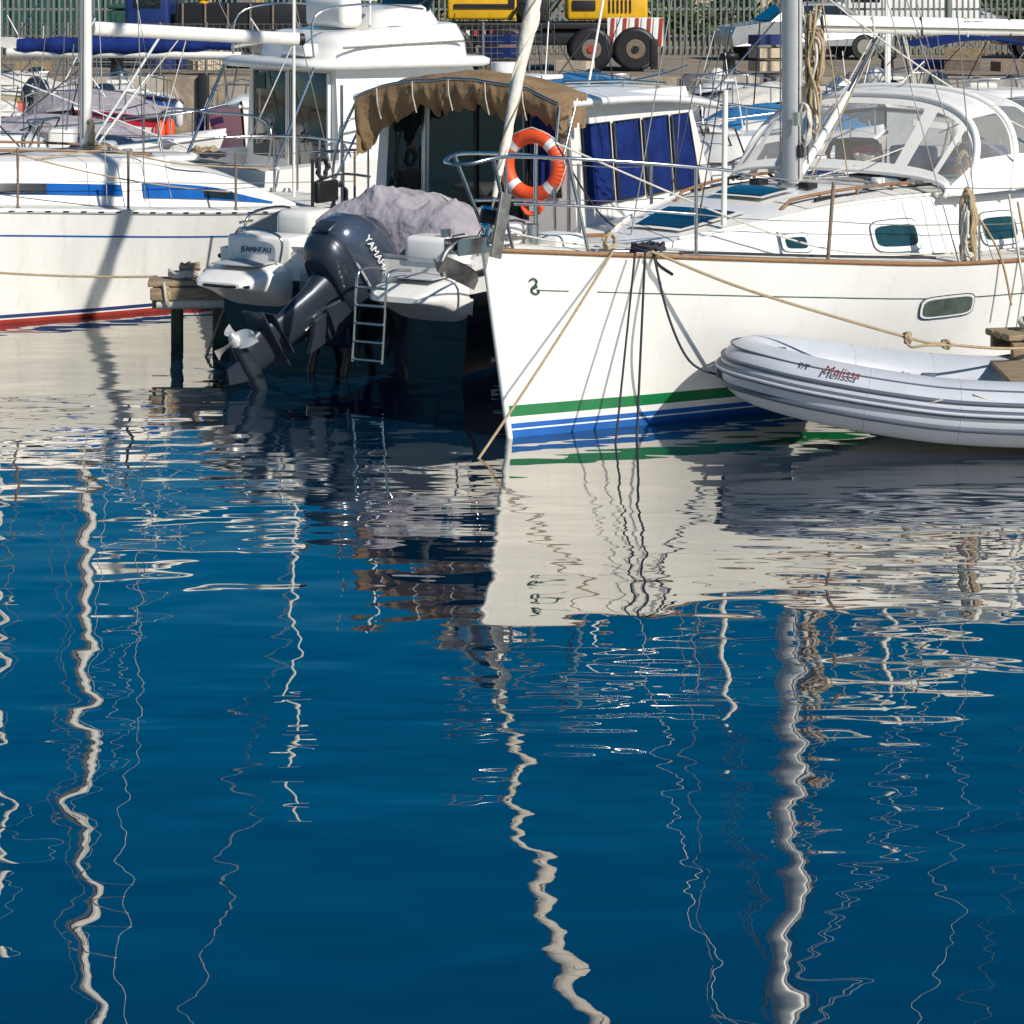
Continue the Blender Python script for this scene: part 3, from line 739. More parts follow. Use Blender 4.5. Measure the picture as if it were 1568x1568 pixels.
for y0,y1 in ((-.86,-.50),(-.44,.02),(.06,.50),(.56,.86)):
    z0=.55 if -.5<y0<.5 else 1.2
    g.add([(xa+.012,y0,z0),(xa+.012,y1,z0),(xa+.012,y1*.95,1.94),(xa+.012,y0*.95,1.94)],[[0,1,2,3]],GLASS)
for y in (-.47,.04,.53): g.box((xa+.02,y,1.2),(.03,.035,1.5),STEEL if y<0 else BLACK,bevel=.005)
g.grid(lambda u,v: V((xa+.03+.012*math.sin(u*20),.58+.25*u,1.25+.65*v)),16,2,CANB)
g.done('cabin',MB)
AW=root('canvas_awning'); AW.parent=MB
g=G()
def aw(u,v):
    x=-1.98+.50*u; yy=(v-.5)*2; y=.10+yy*.97
    z=2.22-.17*abs(yy)**2.4-.05*u*u+.012*math.sin(9*u)*math.cos(9*yy)+.02*noise.noise(V((u*3,v*9,4))); return V((x,y,z))
g.grid(aw,14,40,CANV)
rdw=random.Random(12); wob=[rdw.uniform(-1,1) for _ in range(80)]
def val(u,v):
    p=aw(1,v); k=v*40; i=int(k); w_=wob[i]*(1-(k-i))+wob[i+1]*(k-i)
    d=.22+.05*w_+.06*abs(math.sin(v*11))+.24*max(0,1-v*5)**1.2
    return p+V((.03*math.sin(u*3)+.028*math.sin(v*75+w_*2)*u-.14*u*u, .012*w_*u, -d*u))
g.grid(val,8,110,CANV)
for e in (0,1):
    def vs_(u,v,e=e):
        p=aw(v,e); d=.20+.06*abs(math.sin(v*9+1))+(.28 if e==0 else .0)*v; sg=-1 if e==0 else 1
        return p+V((0.01*math.sin(v*30),sg*(.02*math.sin(v*40)*u-.02*u),-d*u))
    g.grid(vs_,5,30,CANV)
rb=[aw(.8,i/30)+V((0,.0,-.11-.03*math.sin(i*1.3))) for i in range(31)]
g.tube(rb,[.055+.016*math.sin(i*2.1) for i in range(31)],CANV,8)
for v in (.12,.3,.48,.66,.84): g.tube([aw(1,v)+V((.03,0,.0)),aw(1,v)+V((.02,0,-.12)),aw(1,v)+V((-.04,0,-.26))],.006,ROPEW)
for e in (0,1):
    sg=-1 if e==0 else 1
    g.tube(smoothp([V((-1.45,sg*1.06,.9)),V((-1.45,sg*1.06,1.5)),aw(.95,e)+V((0,0,-.02))],5),.013,STEEL,8)
    g.tube(smoothp([V((-1.45,sg*1.06,1.3)),aw(.35,e)+V((0,0,-.02))],5),.011,STEEL,8)
g.tube([aw(1,v/20)+V((0,0,.006)) for v in range(21)],.011,STEEL,8)
g.done('canopy',AW)
GC=root('grey_cockpit_cover'); GC.parent=MB
g=G()
def cv(u,v):
    x=-.20-1.25*u; y=-.42+1.32*v; e=min(u,1-u,v,1-v)*6; e=min(1,e)
    q=V((x*1.0,y*1.0,0))
    fold=abs(noise.noise(V((x*4+y*2,y*2.5-x,1.7))))*.16+abs(noise.noise(V((x*9,y*6,5.1))))*.06
    hgt=1.04+.34*e**.6*(.72+.28*math.sin(3.3*u+1.2))*(1.05-.6*abs(v-.4)) -fold*e + .05*noise.noise(q*3)
    if e<=0: hgt=.80
    return V((x+.04*noise.noise(q*5),y+.04*noise.noise(q*5+V((3,3,3))),hgt))
g.grid(cv,60,70,CANG)
g.tube([cv(.5,v/40)+V((0,0,.010)) for v in range(2,39)],.007,ROPEW); g.done('fabric',GC)
g=G()
for x,y,h_ in ((-1.25,1.0,1.7),(-1.7,1.05,1.9)): g.tube([(x,y,.9),(x,y,h_)],.016,STEEL,8)
g.tube([(-1.55,-1.05,.9),(-1.5,-1.02,2.1)],.014,STEEL,8); g.tube([(-1.1,-1.04,.9),(-1.1,-1.04,1.5)],.014,BLACK,8)
g.tube(smoothp([(-1.1,-1.04,1.3),(-1.5,-1.04,1.35),(-1.9,-1.0,1.3)],4),.012,STEEL); g.box((-1.3,-1.04,1.22),(.3,.06,.18),BLACK,bevel=.02)
coil(g,(-1.5,-1.06,1.15),.08,ROPEK,5,.012,'y',1.5,44); coil(g,(-1.25,-1.06,1.42),.07,ROPEK,4,.012,'y',1.2,45)
g.box((-.6,-.75,1.0),(.4,.35,.3),GEL2,bevel=.06)
g.tube([(-2.7,.7,2.1),(-3.0,.7,2.9)],.012,WHITE,6); g.cyl((-3.0,-.3,2.1),(-3.0,-.3,2.26),.12,WHITE,20)
g.done('posts',MB)
OB=root('outboard_motor'); OB.parent=MB
g=G()
T=Matrix.Translation((.18,.10,.58))@Matrix.Rotation(math.radians(-14),4,'Z')@Matrix.Rotation(math.radians(-57),4,'Y')@Matrix.Translation((.05,0,-.02))
OS=1.0
outboard(g,T,OS); g.done('engine',OB)
tm=T@Matrix.Scale(OS,4)@frame((.15,.238,.34),(-1,0,.06),(0,1,.12)); text('YAMAHA',.088,WHITE,tm,OB,'lettering',.004,.2)
tm=T@Matrix.Scale(OS,4)@frame((.15,-.238,.34),(1,0,-.06),(0,-1,.12)); text('YAMAHA',.088,WHITE,tm,OB,'lettering_port',.004,.2)
LR=root('life_ring',tuple(mbm@V((-1.48,.84,1.50))),math.radians(-28))
g=G()
n=48
for i in range(n):
    a0=2*math.pi*i/n; a1=2*math.pi*(i+1)/n; mt=WHITE if (i%12) in (5,6) else ORNG
    g.tube([(.235*math.cos(a_),0,.235*math.sin(a_)) for a_ in (a0,a1)],.062,mt,14)
g.done('ring',LR)
g=G(); g.tube([( .305*math.cos(i*.26)*(1-.05*math.sin(i*.26*4)**2),-.02,.305*math.sin(i*.26)*(1-.05*math.sin(i*.26*4)**2)) for i in range(24)],.007,ROPEW,5,closed=True)
coil(g,(.02,-.06,-.33),.08,ORNG,6,.014,'y',.7,41); g.done('grab_line',LR)

# ================================================================ LEFT SAILBOAT
u_=V((.89,.46,0)).normalized(); lbr=math.atan2(.46,.89)
stern=V((-1.7,22.85,0)); bowp=stern-u_*9.2
LB=root('blue_striped_sailboat',tuple(bowp),lbr); lbm=Matrix.Translation(bowp)@Matrix.Rotation(lbr,4,'Z')
bL=itp([0,1,2.5,4,5.5,7,8.3,9.2],[.02,.55,1.1,1.42,1.52,1.45,1.25,1.0]); sL=itp([0,3,5.5,7.5,9.2],[1.30,1.10,.98,.86,.79])
HL=Hull(9.2,bL,sL,rake=.7,oh=.95,wl0=.4,wl1=.86,p=.75)
g=G()
HL.build(g,[-.4,-.2,0,.04,.052,.085],[RED,RED,RED,WHITE,BLUED],mattop=GEL2,N=50,top=(0,.15,.3,.5,.7,.85,1))
g.done('hull_and_deck',LB)
g=G()
for sd in (-1,1):
    def f(u,v,sd=sd):
        t=.3+8.7*u; p=HL.pt(t,sL(t)-.20+.014*v,sd); return p+V((0,sd*.004,0))
    g.grid(f,40,1,BLUM)
    g.tube([HL.pt(t,sL(t),sd)+V((0,0,.02)) for t in [i*.23 for i in range(41)]],.02,ALU,6,flat=(.5,1.3))
    for i in range(50): 
        p=HL.pt(1+.16*i,sL(1+.16*i),sd); g.box((p.x,p.y+sd*.012,p.z+.02),(.05,.004,.014),BLACK)
g.done('toe_rail_and_stripe',LB)
lw=itp([2.6,3.4,4.5,6,7.2,8.0,8.4],[.25,.62,.88,.98,.95,.86,.80]); lh=itp([2.6,3.4,4.5,5.5,6.5,7.4,7.9,8.4],[.0,.18,.34,.42,.44,.40,.26,.03])
def lcr(x,k):
    w_=lw(x);h_=lh(x);zb=sL(x)+.03;a=abs(k);sg=-1 if k<0 else 1
    if a>.7:
        q=(1-a)/.3; return V((x,sg*(w_-.13*q*min(1,h_*3)),zb+(h_-.07*min(1,h_*3))*q))
    q=a/.7; return V((x,sg*(w_-.13*min(1,h_*3))*q,zb+h_-.07*min(1,h_*3)*q**3))
g=G()
kl=[-1,-.94,-.88,-.82,-.76,-.7,-.66,-.6,-.5,-.3,0,.3,.5,.6,.66,.7,.76,.82,.88,.94,1]
xs=[2.6+.1*i for i in range(59)]
g.loft([[lcr(x,k) for k in kl] for x in xs],GEL2,closed=False,cap=False)
for sd in (-1,1):
    for x0,x1,q0,q1 in ((3.6,6.65,.93,.85),(6.85,8.15,.94,.83)):
        def f(u,v,sd=sd): 
            x=x0+(x1-x0)*u; tp=(min(1,.25+u*2) if x0<4 else min(1,.35+1.6*(1-u))); k=q0+(q1-q0)*v*tp; p=lcr(x,sd*k); return p+V((0,sd*.014,.006))
        g.grid(f,40,2,BLUM)
    for x0,x1 in ((4.2,5.0),(5.25,5.95),(7.45,7.75)):
        def f(u,v,sd=sd): 
            p=lcr(x0+(x1-x0)*u,sd*(.925-.07*v)); return p+V((0,sd*.024,.010))
        g.grid(f,8,2,GLASS)
    g.tube([lcr(4.6+.15*i,sd*.5)+V((0,0,.05 if 0<i<17 else 0)) for i in range(18)],.013,WOOD)
g.box((6.95,-.55,1.25),(.5,.35,.2),GEL2,bevel=.05)
for y in(-.3,.3): g.cyl((7.1,y,1.25),(7.1,y,1.36),.05,STEEL)
g.box((7.3,0,1.30),(.6,.7,.05),GEL2,bevel=.02); g.box((4.9,0,1.38),(.5,.5,.04),GLASS,bevel=.015)
for x in (5.0,5.9): g.cyl((x,-.45,1.3),(x,-.45,1.40),.06,WHITE); 
g.done('coachroof',LB)
g=G()
mx=9.2-3.72+1.12; 
g.tube([(mx,0,1.3),(mx,0,6),(mx-.06,-.10,11.2)],[.07,.07,.055],MASTW,16,flat=(1,.8))
g.tube([(mx+.08,0,2.53),(mx+2.15,0,2.40)],.055,MASTW,12,flat=(.8,1.2)); g.tube([(mx+2.15,0,2.40),(mx+2.2,0,2.40)],.06,BLACK,12)
g.tube([(mx+.06,0,1.45),(mx+.75,0,2.48)],.014,ALU,8); g.tube([(mx+.1,.02,1.4),(mx+.95,0,2.46)],.006,ROPEW)
g.tube([(mx+1.0,0,2.45),(mx+.75,.15,1.4)],.006,ROPEW); g.tube([(mx+2.1,0,2.38),(mx+1.6,0,1.35)],.007,ROPEW)
g.tube([(mx+2.2,0,2.42),(mx-.02,0,11.1)],.004,WIRE)
for sd in (-1,1):
    g.tube([(mx,0,5.6),(mx+.1,sd*.9,5.65)],.02,MASTW,8)
    c_=V((mx+.15,sd*1.3,1.0)); g.line(c_,(mx+.1,sd*.9,5.65),.005,WIRE); g.line((mx+.1,sd*.9,5.65),(mx,0,11),.005,WIRE); g.line(c_+V((.25,0,0)),(mx,0,5.5),.004,WIRE); g.line(c_-V((.35,0,0)),(mx,0,5.5),.004,WIRE)
    g.line((mx-.05,sd*.07,1.5),(mx-.03,sd*.06,10),.006,ROPEK if sd<0 else ROPEW)
g.line((9.15,0,.9),(mx,0,11.1),.005,WIRE); g.line((.1,0,1.35),(mx-.1,0,11),.02,SAIL)
g.tube([(9.2-3.72+3.22,.0,.85),(9.2-3.72+3.22,0,4.8)],.017,MASTW,8)
g.box((9.2-3.72+3.22,0,4.8),(.3,.03,.03),ALU)
coil(g,(mx,-.09,1.55),.05,TAN,5,.011,'x',2.2,51); coil(g,(mx+.05,-.1,1.40),.10,TAN,4,.011,'z',1.0,52)
g.done('mast_and_boom',LB)
g=G()
for t in (1.2,2.9,4.55,5.55,6.55,7.6,8.9):
    for sd in (-1,1):
        p=HL.pt(t,sL(t),sd); p.y-=sd*.05; g.line(p,p+V((0,0,.56)),.0125,RUST if sd<0 else STEEL,8); g.cyl(p,p+V((0,0,.05)),.022,STEEL,10)
for sd in (-1,1):
    for hh in (.55,.28):
        pt=[HL.pt(t,sL(t),sd)+V((0,-sd*.05,hh)) for t in (0.3,1.2,2.9,4.55,5.55,6.55,7.6,8.9)]
        g.tube(pt,.004,WIRE,5)
g.tube(smoothp([(8.3,-1.15,1.38),(9.1,-.95,1.38),(9.2,0,1.38),(9.1,.95,1.38),(8.3,1.15,1.38)],5),.013,STEEL,8)
for y in (-.9,-.3,.3,.9): g.line((9.1,y,.82),(9.1,y,1.38),.012,STEEL)
g.tube(sag((5.5,-1.4,1.5),(7.6,-1.25,1.05),.06),.007,TAN); g.tube(sag((4.0,-1.3,1.15),(6.3,-.5,1.3),.03),.008,ROPEW)
g.tube(smoothp([(5.9,-.8,1.38),(6.6,-.6,1.42),(7.2,-.9,1.30),(8.2,-.7,1.2)],6),.008,TAN); g.tube(smoothp([(4.2,-.9,1.28),(5.2,-.7,1.40),(6.5,-.3,1.44)],6),.008,ROPEK)
coil(g,(7.7,-.45,1.32),.11,ROPEK,5,.012,'z',1.0,55); coil(g,(7.75,-.1,1.34),.1,TAN,5,.012,'z',1.0,56)
g.done('stanchions_and_ropes',LB)
def Lw(x,y,z): return lbm@V((x,y,z))
rope(sag(Lw(3.2,-1.52,.90),(-2.95,19.15,.52),.10),.010,TAN)

def float_board(name,loc,rz,seed):
    r=root(name,loc,rz); g=G()
    for k in range(3): g.box((0,-.14+.14*k,.58-.005*k),(.86,.12,.045),OLDW,bevel=.01)
    g.box((0,-.2,.50),(.82,.05,.10),OLDW,bevel=.012); g.box((0,.16,.5),(.8,.05,.1),OLDW,bevel=.01)
    g.tube([(-.36,-.16,.42),(.40,-.16,.42)],.05,ROPEW,8)
    g.tube([(-.40,-.02,.40),(.40,-.02,.40)],.04,OLDW,8)
    coil(g,(-.15,0,.63),.10,ROPEW,4,.016,'z',1.0,seed); coil(g,(-.1,.02,.68),.07,TAN,4,.016,'z',.8,seed+1); coil(g,(-.28,-.17,.48),.05,TAN,3,.014,'x',1.6,seed+2)
    coil(g,(.2,-.17,.5),.05,ROPEW,4,.014,'x',1.8,seed+3); coil(g,(.12,.02,.62),.09,TAN,4,.014,'z',1.0,seed+4)
    for x in (-.3,.3): g.tube(smoothp([(x,-.24,.60),(x+.02,-.22,.42),(x,0,.36)],4),.012,ROPEW)
    g.done('planks_and_lashings',r)
    g=G(); g.box((.25,.05,.10),(.32,.28,.60),ALGAE,bevel=.03); g.box((-.2,.08,.1),(.10,.12,.6),ALGAE,bevel=.02); g.done('pile',r)
    return r
float_board('timber_float',(-2.55,18.9,-.06),.12,61)
fb=float_board('timber_float',(3.72,15.75,0),.2,71)
rope(sag((-2.28,18.75,.50),(-2.5,17.95,-.25),.01),.011,TAN)
rope(sag(Lw(8.6,-1.0,.82),(-2.28,18.85,.58),.12),.010,ROPEW)
rope(smoothp([(-2.20,18.8,.58),(-2.15,18.3,.66),(-2.1,18.15,.80)],6),.011,TAN)

# ================================================================ CABIN CRUISER behind
ccr=math.atan2(-.6,-.8)
CC=root('cabin_cruiser',(-2.44,25.5,0),ccr)
bC=itp([0,1,2.5,4,6,7.0],[.02,.7,1.1,1.25,1.3,1.28]); sC=itp([0,3,6,7.0],[1.45,1.2,1.05,1.0])
HC=Hull(7.0,bC,sC,rake=.6,oh=0,wl0=.4,wl1=.9)
g=G(Matrix.Translation((-5.9,0,0)))
HC.build(g,[-.4,0,.15,.2],[NAVY,NAVY,WHITE],mattop=GEL,N=30,deck=GEL,well=(.86,.98),depth=.45)
g.done('hull_and_deck',CC)
g=G()
xe=-2.3
def pr(x,z,sd): 
    q=(z-.95)/1.1; return V((x+(.5*q if x<=xe+.01 else 0),sd*(.98-.08*q),z))
for sd in (-1,1): g.add([pr(0,.7,sd),pr(xe,.7,sd),pr(xe,2.05,sd),pr(0,2.05,sd)],[[0,1,2,3]],GEL)
g.add([pr(0,.5,-1),pr(0,.5,1),pr(0,2.05,1),pr(0,2.05,-1)],[[0,1,2,3]],GEL); g.add([pr(xe,.7,-1),pr(xe,.7,1),pr(xe,2.05,1),pr(xe,2.05,-1)],[[0,1,2,3]],GLASS)
for y0,y1,z0 in ((-.80,-.05,1.0),(.02,.80,.75)):
    g.box((.012,(y0+y1)/2,(z0+1.97)/2),(.03,y1-y0,1.97-z0),GLASS,bevel=.01)
    for y in (y0,y1): g.box((.02,y,(z0+1.97)/2),(.05,.035,1.97-z0),GEL,bevel=.008)
g.box((.03,.02,1.5),(.05,.03,1.1),STEEL); g.box((.03,-.62,1.85),(.01,.2,.18),GRNP)
for sd in (-1,1):
    for x0,x1 in ((-.55,-1.05),(-1.12,-1.75)):
        q=[pr(x0,1.35,sd),pr(x1,1.35,sd),pr(x1,1.85,sd),pr(x0,1.85,sd)]; g.add([p+V((0,sd*.008,0)) for p in q],[[0,1,2,3]],TEALG)
        lp=[p+V((0,sd*.012,0)) for p in q]; g.tube(lp+[lp[0]],.014,WHITE,6)
ri=[superring(-.85,0,2.02,1.25,1.04,6),superring(-.85,0,2.04,1.3,1.08,6),superring(-.85,0,2.10,1.3,1.08,6),superring(-.85,0,2.13,1.24,1.02,6)]
g.loft(ri,GEL)
ri=[superring(-.95,0,2.12,1.02,.90,4.5),superring(-.95,0,2.30,.98,.90,4.5,tilt=-.03),superring(-.95,0,2.44,.90,.84,4.5,tilt=-.06),superring(-.95,0,2.46,.84,.78,4.5,tilt=-.06)]
g.loft(ri,GEL)
ri=[superring(-1.25,0,2.42,.5,.58,4,tilt=-.1),superring(-1.25,0,2.64,.38,.48,4,tilt=-.1),superring(-1.28,0,2.68,.28,.38,4,tilt=-.1)]
g.loft(ri,GEL)
g.box((-1.55,0,2.74),(.03,1.0,.24),GLASS,rot=Matrix.Rotation(-.5,3,'Y'),bevel=.01); g.box((-.55,0,2.62),(.3,.8,.34),GEL,bevel=.08)
g.box((-.8,.3,2.86),(.2,.3,.22),GEL,bevel=.05)
g.box((.05,.3,2.22),(.25,.5,.14),GEL,bevel=.04); g.tube([(-.95-.98,-.7,2.3),(-.95-.98,.7,2.3)],.012,BLACK)
for sd in (-1,1):
    g.tube([(-.1,sd*.905,2.25),(-1.7,sd*.905,2.30)],.014,GALV,6)
    g.tube(smoothp([(.25,sd*.86,2.15),(.2,sd*.82,2.60),(-.4,sd*.82,2.72),(-1.2,sd*.82,2.66)],5),.013,STEEL,8)
g.tube([(-.7,.5,2.4),(-.75,.5,4.2)],.012,WHITE,6)
for y in (-.95,.95): g.line((.8,y,1.0),(.30,y,2.05),.018,STEEL)
g.tube(smoothp([(1.0,-1.15,1.0),(1.0,-1.15,1.5),(1.0,0,1.55),(1.0,1.15,1.5),(1.0,1.15,1.0)],5),.014,STEEL)
g.tube(smoothp([(.0,1.2,1.1),(0,1.2,1.5),(-2,1.15,1.6),(-4.5,.7,1.8),(-5.8,0,1.9)],5),.014,STEEL)
g.done('cabin_and_flybridge',CC)

# ================================================================ BACKGROUND BOATS
def small_boat(name,x,y,deg,L=5.5,B=2.0,fb=.75,hull=GEL,band=BLUE,boot=BLUED,cover=None,cabin=None,motor=True,cowl=ENGD,screen=True,rails=True,seed=0,mast=0):
    rd=random.Random(seed+100); r=root(name,(x,y,0),math.radians(deg))
    b=itp([0,L*.12,L*.3,L*.55,L],[.02,B*.24,B*.42,B*.5,B*.46]); s_=itp([0,L*.4,L],[fb*1.35,fb*1.08,fb])
    H=Hull(L,b,s_,rake=.12*L*.7,oh=0,wl0=.4,wl1=.9)
    g=G(); H.build(g,[-.3,0,.10,fb*.5],[boot,boot,hull],mattop=hull,N=26,well=(.45,.97),depth=fb*.5,top=(0,.15,.4,1),deck=GEL2)
    for sd in (-1,1):
        g.tube([H.pt(t*L/24,s_(t*L/24)-.04,sd) for t in range(25)],.026,BLACK if seed%2 else WHITE,6)
        def f(u,v,sd=sd): 
            t=.1*L+.88*L*u; p=H.pt(t,s_(t)-.26+.10*v,sd); return p+V((0,sd*.005,0))
        g.grid(f,20,1,band)
    g.done('hull_and_deck',r)
    g=G()
    if rails:
        for sd in (-1,1):
            pts=[V((H.pt(t,s_(t),sd).x,H.pt(t,s_(t),sd).y*.92,s_(t)+.32)) for t in (L*.5,L*.35,L*.2,L*.08)]+[V((.0,0,s_(0)+.36))]
            g.tube(smoothp(pts,4),.013,STEEL,6)
            for t in (.5,.35,.2,.08): p=H.pt(t*L,s_(t*L),sd); g.line((p.x,p.y*.92,p.z),(p.x,p.y*.92,p.z+.32),.011,STEEL)
    if cabin=='cuddy':
        g.loft([superring(L*.36,0,fb*1.05,L*.17,B*.34,3),superring(L*.37,0,fb*1.25,L*.15,B*.3,3),superring(L*.38,0,fb*1.38,L*.10,B*.22,3)],GEL)
        for sd in (-1,1): g.box((L*.36,sd*B*.325,fb*1.16),(L*.14,.03,.09),GLASS,bevel=.01)
    if screen:
        def sc(u,v):
            th=(u-.5)*2.2; return V((L*.52-.35*math.cos(th)+.18*v,B*.40*math.sin(th)*1.1,fb*1.08+.38*v))
        g.grid(sc,12,2,VINYL); g.tube([sc(i/12,1) for i in range(13)],.014,STEEL,6); g.tube([sc(i/12,0) for i in range(13)],.014,WHITE,6)
        for i in (0,3,6,9,12): g.line(sc(i/12,0),sc(i/12,1),.011,BLACK)
    g.box((L*.62,B*.15,fb*.95),(.35,.35,.45),rd.choice([GEL,OLDW,GREYD]),bevel=.06); g.box((L*.62,-B*.18,fb*.95),(.35,.35,.45),GEL,bevel=.06); g.box((L*.87,0,fb*.85),(.4,B*.7,.3),rd.choice([GEL,CREAM,CANB]),bevel=.06)
    g.box((L*.55,0,fb*1.15),(.3,.5,.5),GEL2,bevel=.05); g.tube([(L*.6,.15*math.cos(q),fb*1.35+.15*math.sin(q)) for q in [k*.63 for k in range(10)]],.012,BLACK,6,closed=True)
    for k in range(4):
        gx=L*rd.uniform(.5,.9); gy=B*rd.uniform(-.35,.35); mt=rd.choice([ORNG,BLUE,BLACK,CREAM,WHITE,CRIM,TAN])
        if k%2: coil(g,(gx,gy,fb*1.0),.12,mt,4,.014,rd.choice('xyz'),1.1,seed*7+k)
        else: g.box((gx,gy,fb*.95),(rd.uniform(.15,.35),rd.uniform(.15,.35),rd.uniform(.2,.4)),mt,rot=rd.uniform(0,1.5),bevel=.03)
    if cover=='bimini' or cover=='biminiw':
        cm=CANB if cover=='bimini' else SAIL
        g.grid(lambda u,v:V((L*.5+L*.33*u,(v-.5)*B*.9,fb+1.15-.14*abs(v-.5)**2*4+.04*math.sin(u*9)-.08*abs(u-.5))),10,10,cm)
        for sd in (-1,1):
            g.line((L*.66,sd*B*.45,fb),(L*.52,sd*B*.44,fb+1.05),.014,STEEL); g.line((L*.66,sd*B*.45,fb),(L*.81,sd*B*.44,fb+1.05),.014,STEEL)
    elif cover:
        g.grid(lambda u,v:V((L*.2+L*.78*u,(v-.5)*B*.98*min(1,.5+u*1.4),fb*1.05+(.42*math.sin(math.pi*min(1,u*1.1+.05))**.6)*max(0,1-abs(v-.5)**2*4)**.6+.07*noise.noise(V((u*8,v*5,seed))))),28,20,cover)
    if motor: outboard(g,Matrix.Translation((L+.08,0,fb*.9))@Matrix.Rotation(math.radians(rd.choice([0,-40,-50])),4,'Y'),.85,cowl,ENGD)
    for sd in (-1,1):
        for k in range(2):
            xx=L*(.4+.3*k); p=H.pt(xx,s_(xx),sd); g.tube([(p.x,p.y+sd*.1,p.z-.05),(p.x,p.y+sd*.1,p.z-.12),(p.x,p.y+sd*.1,p.z-.45),(p.x,p.y+sd*.1,p.z-.52)],[.02,.08,.08,.02],rd.choice([FENDR,CANB,FENDR,ORNG]),10); g.line((p.x,p.y+sd*.1,p.z-.05),(p.x,p.y,p.z+.2),.006,ROPEW)
    for k in range(3): g.line((L*rd.uniform(.3,.95),B*rd.uniform(-.45,.45),fb),(L*rd.uniform(.3,.95),B*rd.uniform(-.45,.45),fb+rd.uniform(.8,1.7)),.010,rd.choice([STEEL,WHITE,ROPEK]))
    if mast:
        g.tube([(L*.42,0,fb),(L*.42,0,mast)],.05,MASTW,10); g.tube([(L*.44,0,fb+1.3),(L*.9,0,fb+1.25)],.05,MASTW,10)
        cv_=CANB if seed in (1,19,5) else SAIL
        g.tube([(L*.46+i*L*.42/20,0,fb+1.38) for i in range(21)],[.07+.045*math.sin(i*.16+.3)+.015*math.sin(i*2) for i in range(21)],cv_,10)
        g.line((0,0,s_(0)),(L*.42,0,mast),.014,SAIL); g.line((L,0,fb),(L*.42,0,mast),.005,WIRE)
        for sd in (-1,1): g.line((L*.45,sd*B*.45,fb),(L*.42,0,mast*.95),.006,WIRE); g.line((L*.42,0,mast*.55),(L*.44,sd*.6,mast*.56),.018,MASTW); g.line((L*.36,sd*B*.45,fb),(L*.42,0,mast*.5),.006,WIRE)
    g.done('fittings',r)
    return r
bbs=[
 ('sailboat',-8.9,28.0,3,6.2,2.2,.8,GEL,BLUE,RED,None,'cuddy',False,GEL,1,8.5),
 ('motorboat',-8.6,24.5,8,3.9,1.8,.75,GEL,CRIM,RED,None,None,True,GALV,22,0),
 ('motorboat',-3.7,29.8,172,4.6,1.9,.75,GEL,CRIM,RED,CANG,None,True,GALV,2,0),
 ('motorboat',-6.2,32.5,95,5.0,2.1,.85,CRIM,WHITE,BLACK,CANG,None,True,ENGD,3,0),
 ('motorboat',-9.0,32.5,80,6,2.2,.9,GEL,CRIM,BLUED,'biminiw',None,True,ENGD,4,0),
 ('motorboat',-4.0,34,85,5.5,2.1,.85,GEL,BLUE,BLUED,'biminiw','cuddy',True,GEL,6,0),
 ('motorboat',-6.6,38.8,100,5.2,2.0,.8,BLUE,WHITE,RED,None,None,True,ENGD,7,0),
 ('motorboat',-9.4,39,88,5.5,2.2,.85,OCHRE,WHITE,RED,SAIL,None,True,ENGD,8,0),
 ('motorboat',2.3,27.0,70,5.8,2.2,.9,GEL,CREAM,RED,CANT,'cuddy',False,GEL,9,0),
 ('motorboat',4.6,28.5,215,6,2.2,.85,GEL,BLUED,RED,None,'cuddy',True,GEL,10,0),
 ('motorboat',7.6,28,70,6,2.3,.95,GEL,CRIM,BLUED,None,'cuddy',True,GEL,11,0),
 ('motorboat',2.8,34.5,60,5.6,2.2,.85,GEL,BLUE,RED,SAIL,None,True,GEL,12,0),
 ('sailboat',5.6,34.5,80,5.5,2.1,.8,GREYD,WHITE,BLACK,CANG,None,True,ENGD,13,8.8),
 ('motorboat',8.3,36,95,6,2.2,.85,GEL,BLUED,BLUED,'bimini','cuddy',True,ENGD,14,0),
 ('motorboat',1.1,39.4,85,5.5,2.1,.8,BLUED,WHITE,RED,CANT,None,True,ENGD,15,0),
 ('motorboat',7.0,40.6,88,4.6,2.0,.8,CRIM,WHITE,BLACK,None,None,True,GEL,17,0),
 ('motorboat',-1.6,39,90,5.5,2.1,.8,GEL,GREEN,RED,SAIL,None,True,ENGD,18,0),
 ('sailboat',10.5,39,90,5.8,2.2,.85,GEL,CRIM,RED,None,'cuddy',False,ENGD,19,8.0),
 ('motorboat',.2,31.0,75,5.5,2.1,.8,GEL,BLUE,BLUED,None,'cuddy',True,GEL,20,0),
 ('motorboat',3.9,41.0,88,4.4,1.9,.75,GEL,CRIM,RED,None,'cuddy',True,GEL,23,0),
]
for (nm,x,y,dg,L_,B_,fb_,hl,bd,bt,cvr,cb,mo,cwl,sd_,ms) in bbs:
    small_boat(nm,x,y,dg,L_,B_,fb_,hl,bd,bt,cvr,cb,mo,cwl,seed=sd_,mast=ms)

# ================================================================ QUAY and land
g=G()
g.add([(-600,46,1),(600,46,1),(600,4000,1),(-600,4000,1)],[[0,1,2,3]],EARTH)
g.done('ground')
g=G(); g.box((0,45.8,.35),(400,.5,1.4),STONE,bevel=.03)
for i in range(-20,21): g.box((i*1.6+.3,45.5,.45),(.22,.12,1.3),BLACK,bevel=.03)
g.done('quay_wall')
def bollard(x):
    r=root('bollard',(x,46.6,1.0)); g=G(); g.tube([(0,0,0),(0,0,.05),(0,0,.35),(0,0,.4),(0,0,.48),(0,0,.52)],[.2,.14,.12,.19,.18,.05],BLACK,16); g.done('post',r)
for x in (-8,-4.2,4.4,7.6): bollard(x)
g=G()
for i in range(300):
    x=-22+i*.15; g.box((x,60,1.75),(.05,.03,1.5),FENCE)
for z in (1.2,2.2): g.box((0,60.03,z),(45,.04,.06),FENCE)
g.done('picket_fence')
g=G()
